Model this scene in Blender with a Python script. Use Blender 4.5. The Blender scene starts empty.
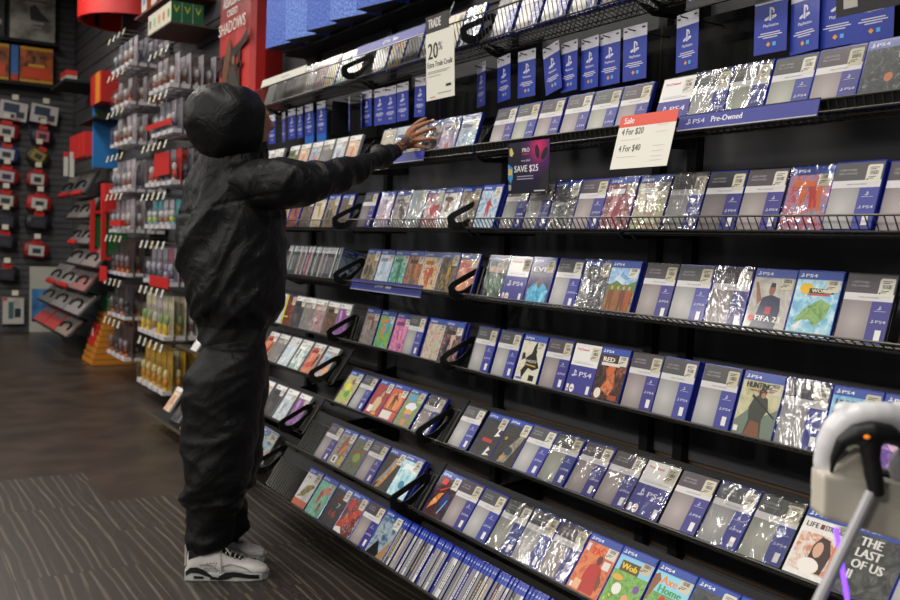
import bpy, bmesh, math, random
from mathutils import Vector, Matrix, noise
random.seed(7)
PI = math.pi
scene = bpy.context.scene
COL = scene.collection
CAMZ = 1.26          # lens height above the floor
FPX = 960.0

# ------------------------------------------------------------------ camera
YAW, PITCH, ROLL = math.radians(31.43), math.radians(3.24), 0.037
_f = Vector((math.sin(YAW)*math.cos(PITCH), math.cos(YAW)*math.cos(PITCH), -math.sin(PITCH)))
_r0 = Vector((math.cos(YAW), -math.sin(YAW), 0)); _u0 = _r0.cross(_f)
_r = _r0*math.cos(ROLL)+_u0*math.sin(ROLL); _u = _u0*math.cos(ROLL)-_r0*math.sin(ROLL)
cd = bpy.data.cameras.new('camera'); cam = bpy.data.objects.new('camera', cd); COL.objects.link(cam)
cd.sensor_width = 36; cd.lens = FPX/900*36; cd.clip_start = .05; cd.clip_end = 60
cam.matrix_world = Matrix(((_r.x, _u.x, -_f.x, 0), (_r.y, _u.y, -_f.y, 0), (_r.z, _u.z, -_f.z, CAMZ), (0, 0, 0, 1)))
cd.dof.use_dof = True; cd.dof.focus_distance = 2.75; cd.dof.aperture_fstop = 4.2
scene.camera = cam

def ray(u, v): return _f+_r*((u-450)/FPX)-_u*((v-300)/FPX)
def atx(u, v, x):
    d = ray(u, v); p = d*(x/d.x); return Vector((p.x, p.y, p.z+CAMZ))
def aty(u, v, y):
    d = ray(u, v); p = d*(y/d.y); return Vector((p.x, p.y, p.z+CAMZ))
def atd(u, v, dep):
    p = ray(u, v)*dep; return Vector((p.x, p.y, p.z+CAMZ))
def y_of(u, x, z):
    k = (u-450)/FPX; z -= CAMZ
    return (x*_r.x+z*_r.z-k*(x*_f.x+z*_f.z))/(k*_f.y-_r.y)

# ------------------------------------------------------------------ materials
_M = {}
def lin(c):
    return tuple((v/12.92 if v <= .04045 else ((v+.055)/1.055)**2.4) for v in c[:3])
def hx(s): return lin([int(s[i:i+2], 16)/255 for i in (0, 2, 4)])
def newmat(name):
    m = bpy.data.materials.new(name); m.use_nodes = True
    nt = m.node_tree; b = nt.nodes['Principled BSDF']; return m, nt, b
def flat(hexc, rough=.45, metal=0, coat=0, emit=0):
    k = ('f', hexc, rough, metal, coat, emit)
    if k in _M: return _M[k]
    m, nt, b = newmat('paint_'+hexc)
    c = hx(hexc)+(1,)
    b.inputs['Base Color'].default_value = c; b.inputs['Roughness'].default_value = rough
    b.inputs['Metallic'].default_value = metal; b.inputs['Coat Weight'].default_value = coat
    b.inputs['Coat Roughness'].default_value = .12
    if emit:
        b.inputs['Emission Color'].default_value = c; b.inputs['Emission Strength'].default_value = emit
    _M[k] = m; return m
def printed(hexc): return flat(hexc, .42, 0, .18)
def N(nt, t, **kw):
    n = nt.nodes.new(t)
    for k, v in kw.items(): setattr(n, k, v)
    return n
def art(cols, scale=5.0, distort=1.2, seed=0, stretch=(1, 1)):
    """printed cover picture: soft patches of a few inks"""
    k = ('a', tuple(cols), scale, distort, seed, stretch)
    if k in _M: return _M[k]
    m, nt, b = newmat('cover_print')
    def hx(s, g=globals()['hx']):      # printed inks are a little muted
        c = g(s); l = .3*c[0]+.6*c[1]+.1*c[2]; return tuple(.84*q+.14*l for q in c)
    uv = N(nt, 'ShaderNodeUVMap'); mp = N(nt, 'ShaderNodeMapping')
    mp.inputs['Location'].default_value = (seed*3.1, seed*1.7, seed)
    mp.inputs['Scale'].default_value = (stretch[0], stretch[1]*1.25, 1)
    no = N(nt, 'ShaderNodeTexNoise'); no.inputs['Scale'].default_value = scale
    no.inputs['Detail'].default_value = 5; no.inputs['Roughness'].default_value = .62; no.inputs['Distortion'].default_value = distort
    cr = N(nt, 'ShaderNodeValToRGB'); e = cr.color_ramp.elements
    n = len(cols); e[0].position = .30; e[1].position = .70
    e[0].color = hx(cols[0])+(1,); e[1].color = hx(cols[-1])+(1,)
    for i in range(1, n-1):
        x = e.new(.30+.40*i/(n-1)); x.color = hx(cols[i])+(1,)
    nt.links.new(uv.outputs[0], mp.inputs[0]); nt.links.new(mp.outputs[0], no.inputs['Vector'])
    nt.links.new(no.outputs[0], cr.inputs[0]); nt.links.new(cr.outputs[0], b.inputs['Base Color'])
    b.inputs['Roughness'].default_value = .42; b.inputs['Coat Weight'].default_value = .18; b.inputs['Coat Roughness'].default_value = .1
    _M[k] = m; return m
def silver(cols, seed=0):
    """the pre-owned sleeve's printed brushed gradient"""
    k = ('s', tuple(cols), seed)
    if k in _M: return _M[k]
    m, nt, b = newmat('sleeve_print')
    uv = N(nt, 'ShaderNodeUVMap'); mp = N(nt, 'ShaderNodeMapping')
    mp.inputs['Location'].default_value = (-.34-.05*(seed % 3), -.45, 0); mp.inputs['Scale'].default_value = (1.25, 1.5, 1)
    g = N(nt, 'ShaderNodeTexGradient', gradient_type='SPHERICAL')
    cr = N(nt, 'ShaderNodeValToRGB'); e = cr.color_ramp.elements
    e[0].position = .1; e[1].position = .95; e[0].color = hx(cols[0])+(1,); e[1].color = hx(cols[1])+(1,)
    nt.links.new(uv.outputs[0], mp.inputs[0]); nt.links.new(mp.outputs[0], g.inputs[0])
    nt.links.new(g.outputs['Fac'], cr.inputs[0]); nt.links.new(cr.outputs[0], b.inputs['Base Color'])
    b.inputs['Roughness'].default_value = .40; b.inputs['Coat Weight'].default_value = .18; b.inputs['Coat Roughness'].default_value = .1
    _M[k] = m; return m
def objnoise(name, c1, c2, scale, rough, bump=0, stretch=(1, 1, 1), metal=0, detail=4, bscale=None, coat=0, spec=.5, bdist=.01, bdet=2, bstr=None):
    if name in _M: return _M[name]
    m, nt, b = newmat(name)
    tc = N(nt, 'ShaderNodeTexCoord'); mp = N(nt, 'ShaderNodeMapping'); mp.inputs['Scale'].default_value = stretch
    no = N(nt, 'ShaderNodeTexNoise'); no.inputs['Scale'].default_value = scale; no.inputs['Detail'].default_value = detail
    cr = N(nt, 'ShaderNodeValToRGB'); e = cr.color_ramp.elements; e[0].position = .35; e[1].position = .65
    e[0].color = hx(c1)+(1,); e[1].color = hx(c2)+(1,)
    nt.links.new(tc.outputs['Object'], mp.inputs[0]); nt.links.new(mp.outputs[0], no.inputs['Vector'])
    nt.links.new(no.outputs[0], cr.inputs[0]); nt.links.new(cr.outputs[0], b.inputs['Base Color'])
    b.inputs['Roughness'].default_value = rough; b.inputs['Metallic'].default_value = metal; b.inputs['Coat Weight'].default_value = coat
    b.inputs['Specular IOR Level'].default_value = spec
    if bump:
        bp = N(nt, 'ShaderNodeBump'); bp.inputs['Strength'].default_value = bump; bp.inputs['Distance'].default_value = bdist
        src = no
        if bscale:
            src = N(nt, 'ShaderNodeTexNoise'); src.inputs['Scale'].default_value = bscale; src.inputs['Detail'].default_value = bdet; src.inputs['Distortion'].default_value = .8
            nt.links.new(mp.outputs[0], src.inputs['Vector'])
        nt.links.new(src.outputs[0], bp.inputs['Height']); nt.links.new(bp.outputs[0], b.inputs['Normal'])
    _M[name] = m; return m
def film(name, rough=.12, bump=.5, gl=.16, scale=22, tint=(1, 1, 1), stretch=(1, 1, 1)):
    """clear plastic: mostly see-through, with crumpled glossy glints"""
    if name in _M: return _M[name]
    m = bpy.data.materials.new(name); m.use_nodes = True; nt = m.node_tree; nt.nodes.clear()
    out = N(nt, 'ShaderNodeOutputMaterial'); mx = N(nt, 'ShaderNodeMixShader')
    tr = N(nt, 'ShaderNodeBsdfTransparent'); tr.inputs[0].default_value = tint+(1,)
    g = N(nt, 'ShaderNodeBsdfGlossy'); g.inputs['Roughness'].default_value = rough
    tc = N(nt, 'ShaderNodeTexCoord'); mp = N(nt, 'ShaderNodeMapping'); mp.inputs['Scale'].default_value = stretch
    no = N(nt, 'ShaderNodeTexNoise'); no.inputs['Scale'].default_value = scale; no.inputs['Detail'].default_value = 2; no.inputs['Distortion'].default_value = 1.5
    bp = N(nt, 'ShaderNodeBump'); bp.inputs['Strength'].default_value = bump; bp.inputs['Distance'].default_value = .02
    oi = N(nt, 'ShaderNodeObjectInfo'); ad = N(nt, 'ShaderNodeVectorMath', operation='ADD')
    sc = N(nt, 'ShaderNodeVectorMath', operation='SCALE'); sc.inputs[3].default_value = 10
    nt.links.new(oi.outputs['Location'], sc.inputs[0])
    nt.links.new(tc.outputs['Object'], mp.inputs[0]); nt.links.new(mp.outputs[0], ad.inputs[0]); nt.links.new(sc.outputs[0], ad.inputs[1])
    nt.links.new(ad.outputs[0], no.inputs['Vector'])
    nt.links.new(no.outputs[0], bp.inputs['Height']); nt.links.new(bp.outputs[0], g.inputs['Normal'])
    mx.inputs[0].default_value = gl
    nt.links.new(tr.outputs[0], mx.inputs[1]); nt.links.new(g.outputs[0], mx.inputs[2]); nt.links.new(mx.outputs[0], out.inputs[0])
    _M[name] = m; return m

BLACK = flat('0c0c0d', .75); WIRE = flat('4e4d47', .36, .6); PLATE = flat('121213', .45, .2)
BLUEP = flat('1a2a8e', .25, 0, .4); BLACKP = flat('101116', .25, 0, .4); CLEARP = flat('8d949c', .2, 0, .4)
CREAM = flat('cfc9b8', .6); WHITE = flat('e4e2dc', .5); INK = flat('1a1a1c', .6)
WRAP = film('shrink_wrap', .14, .65, .22, 20, stretch=(1, .35, 1)); CLEAR = film('clear_plastic', .16, .35, .17, 9)

# ------------------------------------------------------------------ mesh building
class MB:
    def __init__(s): s.v = []; s.f = []; s.m = []; s.mats = []; s.uv = []
    def mi(s, m):
        if m not in s.mats: s.mats.append(m)
        return s.mats.index(m)
    def poly(s, pts, m, uvs=None):
        b = len(s.v); s.v += [tuple(p) for p in pts]; s.f.append(tuple(range(b, b+len(pts)))); s.m.append(s.mi(m))
        s.uv.append(uvs or [(p[0], p[1]) for p in pts])
    def raw(s, vs, fs, m):
        b = len(s.v); s.v += [tuple(p) for p in vs]; k = s.mi(m)
        for f in fs:
            s.f.append(tuple(i+b for i in f)); s.m.append(k); s.uv.append([(vs[i][0], vs[i][1]) for i in f])
    def box(s, x0, y0, z0, x1, y1, z1, m, M=None):
        vs = [Vector(p) for p in ((x0, y0, z0), (x1, y0, z0), (x1, y1, z0), (x0, y1, z0), (x0, y0, z1), (x1, y0, z1), (x1, y1, z1), (x0, y1, z1))]
        if M: vs = [M @ p for p in vs]
        s.raw(vs, [(3, 2, 1, 0), (4, 5, 6, 7), (0, 1, 5, 4), (1, 2, 6, 5), (2, 3, 7, 6), (3, 0, 4, 7)], m)
    def prism(s, pts, ext, m):
        """closed polygon pts (3D, planar) pushed along vector ext"""
        n = len(pts); e = Vector(ext); a = [Vector(p) for p in pts]; vs = a+[p+e for p in a]
        fs = [tuple(range(n))[::-1], tuple(range(n, 2*n))]+[(i, (i+1) % n, n+(i+1) % n, n+i) for i in range(n)]
        s.raw(vs, fs, m)
    def tube(s, pts, rad, m, n=6, cap=True):
        pts = [Vector(p) for p in pts]; k = len(pts)
        if not hasattr(rad, '__len__'): rad = [rad]*k
        vs = []; up = None
        for i, p in enumerate(pts):
            t = (pts[min(i+1, k-1)]-pts[max(i-1, 0)]).normalized()
            if up is None:
                up = Vector((0, 0, 1)) if abs(t.z) < .9 else Vector((1, 0, 0))
            a = t.cross(up).normalized(); b = a.cross(t).normalized(); up = b
            for j in range(n):
                q = 2*PI*j/n; vs.append(p+(a*math.cos(q)+b*math.sin(q))*rad[i])
        fs = []
        for i in range(k-1):
            for j in range(n):
                fs.append((i*n+j, i*n+(j+1) % n, (i+1)*n+(j+1) % n, (i+1)*n+j))
        if cap: fs += [tuple(range(n))[::-1], tuple(range((k-1)*n, k*n))]
        s.raw(vs, fs, m)
    def loft(s, rings, m, cap=True):
        n = len(rings[0]); vs = [p for r in rings for p in r]; fs = []
        for i in range(len(rings)-1):
            for j in range(n):
                fs.append((i*n+j, i*n+(j+1) % n, (i+1)*n+(j+1) % n, (i+1)*n+j))
        if cap: fs += [tuple(range(n))[::-1], tuple(range((len(rings)-1)*n, len(rings)*n))]
        s.raw(vs, fs, m)
    def ball(s, c, r, m, n=10, k=7, R=None):
        c = Vector(c); r = r if hasattr(r, '__len__') else (r, r, r)
        rings = []
        for i in range(k+1):
            th = PI*(i+.02)/(k+.04); ring = []
            for j in range(n):
                q = 2*PI*j/n; p = Vector((r[0]*math.sin(th)*math.cos(q), r[1]*math.sin(th)*math.sin(q), r[2]*math.cos(th)))
                ring.append(c+(R @ p if R else p))
            rings.append(ring[::-1])
        s.loft(rings, m)
    def mesh(s, name):
        me = bpy.data.meshes.new(name); me.from_pydata(s.v, [], s.f)
        for m in s.mats: me.materials.append(m)
        me.polygons.foreach_set('material_index', s.m)
        ul = me.uv_layers.new(name='UVMap'); flatuv = [c for f in s.uv for u in f for c in u]
        ul.data.foreach_set('uv', flatuv)
        me.update(); return me
    def build(s, name, parent=None, M=None, smooth=False):
        me = s.mesh(name)
        if smooth: me.polygons.foreach_set('use_smooth', [True]*len(me.polygons))
        return link(name, me, parent, M)
def link(name, me, parent=None, M=None):
    o = bpy.data.objects.new(name, me); COL.objects.link(o)
    if parent: o.parent = parent
    if M: o.matrix_local = M
    return o
def tag(o, label, cat, group=None):
    o['label'] = label; o['category'] = cat
    if group: o['group'] = group
    return o
def empty(name, M, label, cat, group=None):
    o = bpy.data.objects.new(name, None); COL.objects.link(o)
    o.matrix_world = M if isinstance(M, Matrix) else Matrix.Translation(M)
    o.empty_display_size = .05
    return tag(o, label, cat, group)
def struct(o): o['kind'] = 'structure'; return o
def stuff(o): o['kind'] = 'stuff'; return o

# lettering: glyph outlines turned into flat polygons, one unit tall
_T = {}
def glyphs(t):
    if t in _T: return _T[t]
    cu = bpy.data.curves.new('lettering', 'FONT'); cu.body = t; cu.size = 1; cu.resolution_u = 2
    o = bpy.data.objects.new('lettering', cu); COL.objects.link(o)
    dg = bpy.context.evaluated_depsgraph_get(); me = o.evaluated_get(dg).to_mesh()
    vs = [(v.co.x, v.co.y) for v in me.vertices]; fs = [tuple(p.vertices) for p in me.polygons]
    o.evaluated_get(dg).to_mesh_clear(); bpy.data.objects.remove(o); bpy.data.curves.remove(cu)
    x0 = min(v[0] for v in vs); x1 = max(v[0] for v in vs); y0 = min(v[1] for v in vs); y1 = max(v[1] for v in vs)
    vs = [((x-x0)/(x1-x0), (y-y0)/(y1-y0)) for x, y in vs]
    _T[t] = (vs, fs, (x1-x0)/(y1-y0)); return _T[t]
def text(mb, t, x, y, h, z, m, w=None, bold=0, slant=0, center=False):
    vs, fs, asp = glyphs(t); w = w or h*asp
    if center: x -= w/2
    for k in range(2 if bold else 1):
        mb.raw([(x+a*w+k*bold+slant*b*h, y+b*h, z+k*5e-5) for a, b in vs], fs, m)
    return w
def pslogo(mb, x, y, h, z, m):
    """the upright-and-sweep console emblem"""
    s = h
    mb.poly([(x+.42*s, y+.05*s, z), (x+.58*s, y, z), (x+.58*s, y+.82*s, z), (x+.72*s, y+.74*s, z), (x+.72*s, y+.52*s, z), (x+.86*s, y+.56*s, z), (x+.88*s, y+.74*s, z), (x+.74*s, y+.92*s, z), (x+.42*s, y+1.0*s, z)][::-1], m)
    mb.poly([(x+.38*s, y+.36*s, z), (x+.06*s, y+.24*s, z), (x-.04*s, y+.14*s, z), (x+.06*s, y+.05*s, z), (x+.38*s, y+.12*s, z), (x+.38*s, y+.22*s, z), (x+.2*s, y+.17*s, z), (x+.38*s, y+.25*s, z)], m)
    mb.poly([(x+.62*s, y+.10*s, z), (x+1.02*s, y+.24*s, z), (x+1.08*s, y+.34*s, z), (x+.94*s, y+.43*s, z), (x+.62*s, y+.36*s, z), (x+.62*s, y+.27*s, z), (x+.84*s, y+.33*s, z), (x+.62*s, y+.22*s, z)], m)
def ell(cx, cy, rx, ry, z, n=14): return [(cx+rx*math.cos(2*PI*i/n), cy+ry*math.sin(2*PI*i/n), z) for i in range(n)]
LAMPS = [(.1, 1.0, 50), (.1, 3.4, 46), (.3, 6.2, 55), (.6, 9.2, 70), (-5.2, -.8, 210), (-5.2, 2.0, 200), (-5.2, 4.8, 160), (-4.2, 8.0, 150), (-3, 11, 110)]
EXPO = 0.30
# ------------------------------------------------------------------ game cases
CW, CH, CT = .135, .171, .0142
IX0, IX1, IY0, IY1 = .0040, .1325, .0025, .1665      # the printed sleeve inside the plastic
KW, KH = IX1-IX0, IY1-IY0
BAND = flat('2a4aa0', .33, 0, .3); BANDW = printed('f0f2f5')
INDIGO = printed('3c3a8c'); PWHITE = printed('e6e4e2')

def shell_mesh(m):
    pts = []
    for cx, cy, a0 in ((CW-.004, .004, -90), (CW-.004, CH-.004, 0), (.002, CH-.002, 90), (.002, .002, 180)):
        rr = .004 if cx > .01 else .002
        for k in range(4):
            a = math.radians(a0+30*k); pts.append((cx+rr*math.cos(a), cy+rr*math.sin(a)))
    mb = MB(); n = len(pts); c = .0012
    def ring(z, s): return [(CW/2+(x-CW/2)*(1-s/CW*2), CH/2+(y-CH/2)*(1-s/CH*2), z) for x, y in pts]
    mb.loft([ring(-CT, c), ring(-CT+c, 0), ring(-CT*.52, 0), ring(-CT*.5, .0006), ring(-CT*.48, 0), ring(-c, 0), ring(0, c)], m)
    return mb.mesh('game_case')
SHELL = {'blue': shell_mesh(BLUEP), 'black': shell_mesh(BLACKP), 'clear': shell_mesh(CLEARP)}

class Cov(MB):
    """a sleeve drawn in unit coordinates"""
    def __init__(s): super().__init__(); s.z = 0
    def lay(s): s.z += 1.3e-4; return s.z
    def r(s, x0, y0, x1, y1, m, sk=0):
        z = s.lay(); s.poly([(x0, y0, z), (x1, y0, z), (x1+sk, y1, z), (x0+sk, y1, z)], m)
    def p(s, pts, m): z = s.lay(); s.poly([(x, y, z) for x, y in pts], m)
    def e(s, cx, cy, rx, ry, m): z = s.lay(); s.poly(ell(cx, cy, rx, ry, z), m)
    def t(s, t, x, y, h, m, w=None, bold=.006):
        z = s.lay(); vs, fs, asp = glyphs(t); w = w or h*asp*KH/KW
        text(s, t, x, y, h, z, m, w, bold); s.z += 1e-4
    def logo(s, x, y, h, m):
        z = s.lay(); b = len(s.v); pslogo(s, 0, 0, 1, z, m)
        for i in range(b, len(s.v)):
            a, c, zz = s.v[i]; s.v[i] = (x+a*h*KH/KW, y+c*h, zz)
    def fin(s, name):
        s.v = [(IX0+x*KW, IY0+y*KH, z+2e-4) for x, y, z in s.v]
        return s.mesh(name)

ARTS = {}     # key -> (description, mesh)
def band(c, kind):
    if kind == 'b':
        c.r(0, .875, 1, 1, BAND); c.logo(.05, .905, .065, BANDW); c.t('PS4', .17, .91, .05, BANDW, .26)
    elif kind == 'w':
        c.r(0, .86, 1, 1, PWHITE); c.logo(.06, .9, .06, INK); c.t('PS5', .18, .905, .045, INK, .2)
def pre(key, desc, cols, dark='45424a', panel='3b3d86', seed=0):
    c = Cov(); c.r(0, 0, 1, 1, silver(cols, seed))
    c.r(.60, 0, 1, .62, printed(panel)); c.r(0, .72, 1, 1, printed(dark))
    c.r(0, .615, 1, .725, printed('d3d1d2')); g = printed('a9a6ab')
    c.t('CERTIFIED', .1, .87, .032, g, .36, 0); c.t('PRE-OWNED', .1, .815, .032, g, .38, 0)
    c.t('PRE-OWNED', .32, .655, .02, printed('77757a'), .4, 0)
    w = printed('cfd0e0'); c.logo(.74, .49, .06, w); c.r(.68, .47, .92, .476, w)
    c.logo(.66, .295, .05, w); c.t('PS4', .76, .30, .04, w, .2); c.r(.80, .05, .92, .20, PWHITE)
    ARTS[key] = (desc, c.fin('cover_sleeve'))
pre('pc', 'silver-grey pre-owned', ('6e6d70', 'b9b8b6'), '4a4a4c', '3d4296')
pre('pw', 'mauve-grey pre-owned', ('605559', 'aaa09f'), '4b434a', '3d3986', 1)
pre('pg', 'greenish-grey pre-owned', ('656860', 'b3b4a9'), '4b4e49', '3d4490', 2)
pre('pd', 'charcoal pre-owned', ('3e3a40', '847b7c'), '2c2b33', '2e2f78', 1)
c = Cov(); c.r(0, 0, 1, .56, INDIGO); c.r(0, .56, 1, 1, PWHITE)
c.t('Pre', .1, .865, .05, printed('c23a3a'), .14); c.t('Owned', .25, .865, .05, printed('cf2b2b'), .3)
c.r(.1, .61, .85, .618, printed('9a9ab0')); c.r(.1, .64, .7, .645, printed('b0b0c0')); w = printed('dcdcf0')
c.logo(.14, .33, .14, w); c.t('PS4', .42, .35, .095, w, .46, .01)
c.r(.05, .03, .14, .17, PWHITE); c.e(.27, .1, .09, .085, PWHITE); c.r(.82, .03, .93, .19, PWHITE); c.r(.07, .05, .12, .09, printed('c94040')); c.r(.22, .08, .32, .11, printed('c94040'))
ARTS['ps4'] = ('white and indigo pre-owned', c.fin('cover_sleeve'))

def figure(c, x, y, h, m, lean=0, arms=1, head=None):
    """an anonymous standing silhouette"""
    w = h*.26
    c.p([(x-w*.75, y), (x-w*.2, y), (x+lean*.3, y+h*.42), (x+w*.3, y), (x+w*.85, y), (x+w*.75+lean*.6, y+h*.5), (x+w*.95+lean, y+h*.78), (x+w*.25+lean, y+h*.84), (x-w*.25+lean, y+h*.84), (x-w*.95+lean, y+h*.76), (x-w*.7+lean*.6, y+h*.5)], m)
    c.e(x+lean, y+h*.92, w*.34, h*.085, head or m)
    if arms: c.p([(x+w*.7+lean, y+h*.76), (x+w*2.1, y+h*.55), (x+w*2.2, y+h*.5), (x+w*.7, y+h*.62)], m)
def ad(key, desc, cols, fn=None, sc=5, dist=1.2, bk='b', st=(1, 1), seed=None):
    c = Cov(); c.r(0, 0, 1, 1, art(cols, sc, dist, len(ARTS) if seed is None else seed, st)); 
    if fn: fn(c)
    band(c, bk); ARTS[key] = (desc, c.fin('cover_sleeve'))
P = printed
def f(c): c.e(.5, .35, .42, .22, art(('123a2a', '2c6b4a', 'c9d3c2'), 9, 2, 3)); c.r(.1, .62, .8, .74, P('b9a08f'))
ad('jungle', 'dark green jungle-cover', ('0c1512', '1d3226', '40584a', 'a9b0a4'), f, 8)
def f(c):
    c.p([(.1, 0), (.9, 0), (.95, .3), (.6, .5), (.4, .5), (.05, .3)], art(('0d4a8c', '2aa7d6', '86e8ff'), 4, 1, 2)); c.e(.5, .46, .1, .12, P('6a4a3c'))
    c.r(.05, .68, .95, .82, P('191422')); c.t('EVIL', .1, .7, .1, P('ded8e0'), .75, .02)
ad('blueman', 'purple with cyan glowing figure', ('1b1630', '3a2a5c', '544079'), f, 4)
ad('bw', 'black and white crumpled-print', ('0b0b0c', '1c1c1e', '8d8d90', 'e6e6e6'), None, 7, 3, 'b', (.6, 1.8))
def f(c):
    c.r(0, .55, 1, .9, art(('4a8bc9', '9cc4e6', 'dfe9ef'), 4)); c.p([(0, .5), (.3, .62), (.6, .52), (1, .64), (1, .4), (0, .4)], P('5e7a3a'))
    for x, k in ((.2, '7d4a2c'), (.42, '94603a'), (.62, '6d4030'), (.82, 'a0522d')): figure(c, x, .04, .48, P(k), 0, 0, P('c99a74'))
ad('western', 'blue-sky and brown group-portrait', ('6b5a2c', 'a58a44', '8a5a34', '4d5b2c'), f, 6)
def f(c):
    c.p([(.12, 0), (.75, 0), (.8, .35), (.74, .55), (.5, .6), (.3, .54), (.25, .3)], P('1d2448')); c.p([(.3, .5), (.12, .78), (.05, .8), (.2, .42)], P('8a5a40')); c.r(.44, .28, .58, .4, P('b03040'))
    c.e(.5, .68, .075, .095, P('8a5a40')); c.p([(.43, .72), (.57, .72), (.55, .79), (.45, .79)], P('1a1412'))
    c.e(.14, .2, .07, .055, P('c8323a')); c.t('FIFA 23', .24, .16, .09, P('f4f2ee'), .62, .012)
ad('footy', 'pale grey footballer-cover', ('8d8880', 'b5afa6', 'cdc8bf'), f, 3)
def f(c):
    c.p([(.12, .2), (.3, .42), (.62, .58), (.88, .5), (.8, .3), (.6, .14), (.45, .26)], art(('3f7a2c', '6fa040', '8fb86a', '4b6a34'), 6)); c.p([(.1, .12), (.3, .25), (.25, .1)], P('e8e6dc'))
    c.e(.25, .73, .16, .085, P('e0b422')); c.r(.32, .66, .88, .74, P('2b3a2a')); c.t('WORLD', .38, .675, .055, P('f0e6c0'), .46); c.r(.3, .63, .8, .655, P('d23a34'))
ad('golf', 'sky-blue cover with green island', ('4fa3cf', '7fc3e0', 'b7e0ee', 'd9eef2'), f, 4)
def f(c):
    c.p([(.3, .06), (.5, .3), (.72, .26), (.95, .34), (.8, .5), (.7, .62), (.76, .8), (.62, .88), (.54, .78), (.5, .62), (.28, .5), (.34, .36), (.2, .22)], P('121212'))
    c.p([(.3, .36), (.8, .34), (.8, .37), (.3, .39)], P('c09a3c')); c.p([(.12, .44), (.28, .5), (.2, .62), (.1, .6)], P('1c1c1c')); c.t('GHOST', .22, .42, .06, P('e6e0d0'), .6); c.r(.62, .04, .85, .16, P('1a1a1a')); c.r(.06, .04, .34, .085, P('3a63b8'))
ad('ghost', 'cream cover with black ink figure', ('d5d0b8', 'e0dbc6', 'c9bd8e'), f, 3)
def f(c):
    c.p([(.25, .2), (.6, .1), (.72, .3), (.66, .5), (.5, .64), (.32, .58), (.4, .4)], art(('8a2c10', 'd0641c', 'f0a050'), 6)); c.e(.5, .62, .13, .1, P('c9612a')); c.t('RED', .12, .74, .085, P('e8e2da'), .4, .02); c.r(.1, .66, .75, .72, P('ddd5cc')); c.e(.2, .12, .12, .1, P('e6ddd0')); c.r(.6, .03, .9, .12, P('a04a28'))
ad('cowboy', 'black and orange portrait-cover', ('120d0b', '1e1310', '5b2c16', 'b05a26'), f, 6)
def f(c):
    c.p([(0, .2), (.3, .42), (.6, .3), (1, .48), (1, 0), (0, 0)], P('6b7a6c')); c.p([(.28, 0), (.72, 0), (.66, .28), (.76, .46), (.7, .62), (.5, .68), (.36, .6), (.28, .44), (.34, .24)], P('33382c')); c.p([(.3, 0), (.7, 0), (.62, .22), (.4, .24)], P('7a4a2c'))
    c.e(.55, .7, .095, .075, P('2a2c26')); c.e(.58, .66, .06, .045, P('b07a58')); c.p([(.3, .62), (.95, .32), (.97, .34), (.33, .66)], P('1f1f1c')); c.t('HUNTING', .1, .76, .095, P('20241c'), .62, .02); c.t('SIMULATOR', .2, .71, .028, P('a83a30'), .6); c.r(.03, .03, .14, .12, P('e8e6e0'))
ad('hunt', 'olive and cream hunter-cover', ('9c9a70', 'c5c08e', 'd6d3a8'), f, 3)
def f(c):
    c.t('HUNTING', .08, .72, .1, P('16242c'), .74, .02); c.p([(.05, .62), (.35, .4), (.37, .42), (.07, .64)], P('20282c')); c.p([(.3, 0), (.9, 0), (.8, .3), (.6, .42), (.42, .3)], P('3f4a34')); c.p([(0, 0), (.2, .1), (.1, .3), (0, .3)], P('6d7a3a'))
ad('hunt2', 'bright blue hunting-cover', ('4a9ad0', '7fbfe4', 'a6d4ee'), f, 3)
def f(c):
    c.r(.28, .34, .72, .42, P('b3232a')); c.p([(.78, .7), (.92, .74), (.8, .6), (.95, .55), (.7, .5), (.74, .58)], P('e6e4e2')); c.p([(.7, .26), (.82, .2), (.7, .12), (.9, .08), (.6, .04), (.66, .16)], P('e0deda')); c.p([(.85, .86), (.98, .8), (.86, .76)], P('e6e4e2'))
ad('slash', 'black, red bar, white strokes', ('0d0d0e', '1b1a1b', '2e2b2b'), f, 5)
def f(c): c.p([(.3, .02), (.62, .04), (.86, .5), (.95, .8), (.7, .66), (.45, .36)], art(('4f4a40', '8a8474', 'b3ab95'), 5)); c.e(.55, .3, .16, .1, P('2c3440')); c.e(.42, .12, .1, .06, P('b98a58')); c.e(.2, .55, .06, .04, P('b0802c'))
ad('boat', 'dark brown, pale hull shape', ('15120f', '221c17', '3a3128'), f, 5)
def f(c):
    c.r(.05, .08, .95, .66, art(('c9a08a', 'e8dcd2', 'd0743a', 'f0e6e0'), 4)); c.p([(.35, .1), (.4, .5), (.5, .64), (.68, .62), (.8, .4), (.74, .1)], P('3a241c')); c.e(.52, .44, .1, .12, P('d3a58c')); c.e(.45, .18, .22, .12, P('eee6e0')); c.p([(.82, .1), (.95, .1), (.95, .66), (.8, .6)], P('d8692e'))
    c.t('LIFE', .08, .74, .075, INK, .26, .004); c.r(.38, .74, .46, .815, P('6a2a30')); c.t('STRANGE', .48, .74, .075, INK, .44, .004)
ad('strange', 'white cover with dark-haired portrait', ('dcd6d0', 'e9e5e0', 'f2efec'), f, 3)
def f(c):
    for i, t in enumerate(('THE', 'LAST', 'OF US', 'II')): c.t(t, .12, .71-.165*i, .125, P('d6d4ce'), None, .022)
ad('last', 'dark grey, large white lettering', ('191a1b', '2a2b2a', '4a4c48', '6e6a60'), f, 4)
def f(c):
    c.r(.18, .72, .42, .86, P('d01f1f')); c.p([(.1, .1), (.4, .3), (.5, .55), (.3, .5), (.16, .3)], art(('c0461a', 'f08a2c', 'ffd27a'), 7)); c.p([(.5, .3), (.8, .2), (.86, .5), (.66, .62)], P('2a3470')); c.p([(.3, .56), (.62, .7), (.62, .72), (.28, .59)], P('f04030')); c.p([(.64, .1), (.8, .44), (.83, .43), (.68, .09)], P('7ac8ff'))
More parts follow.
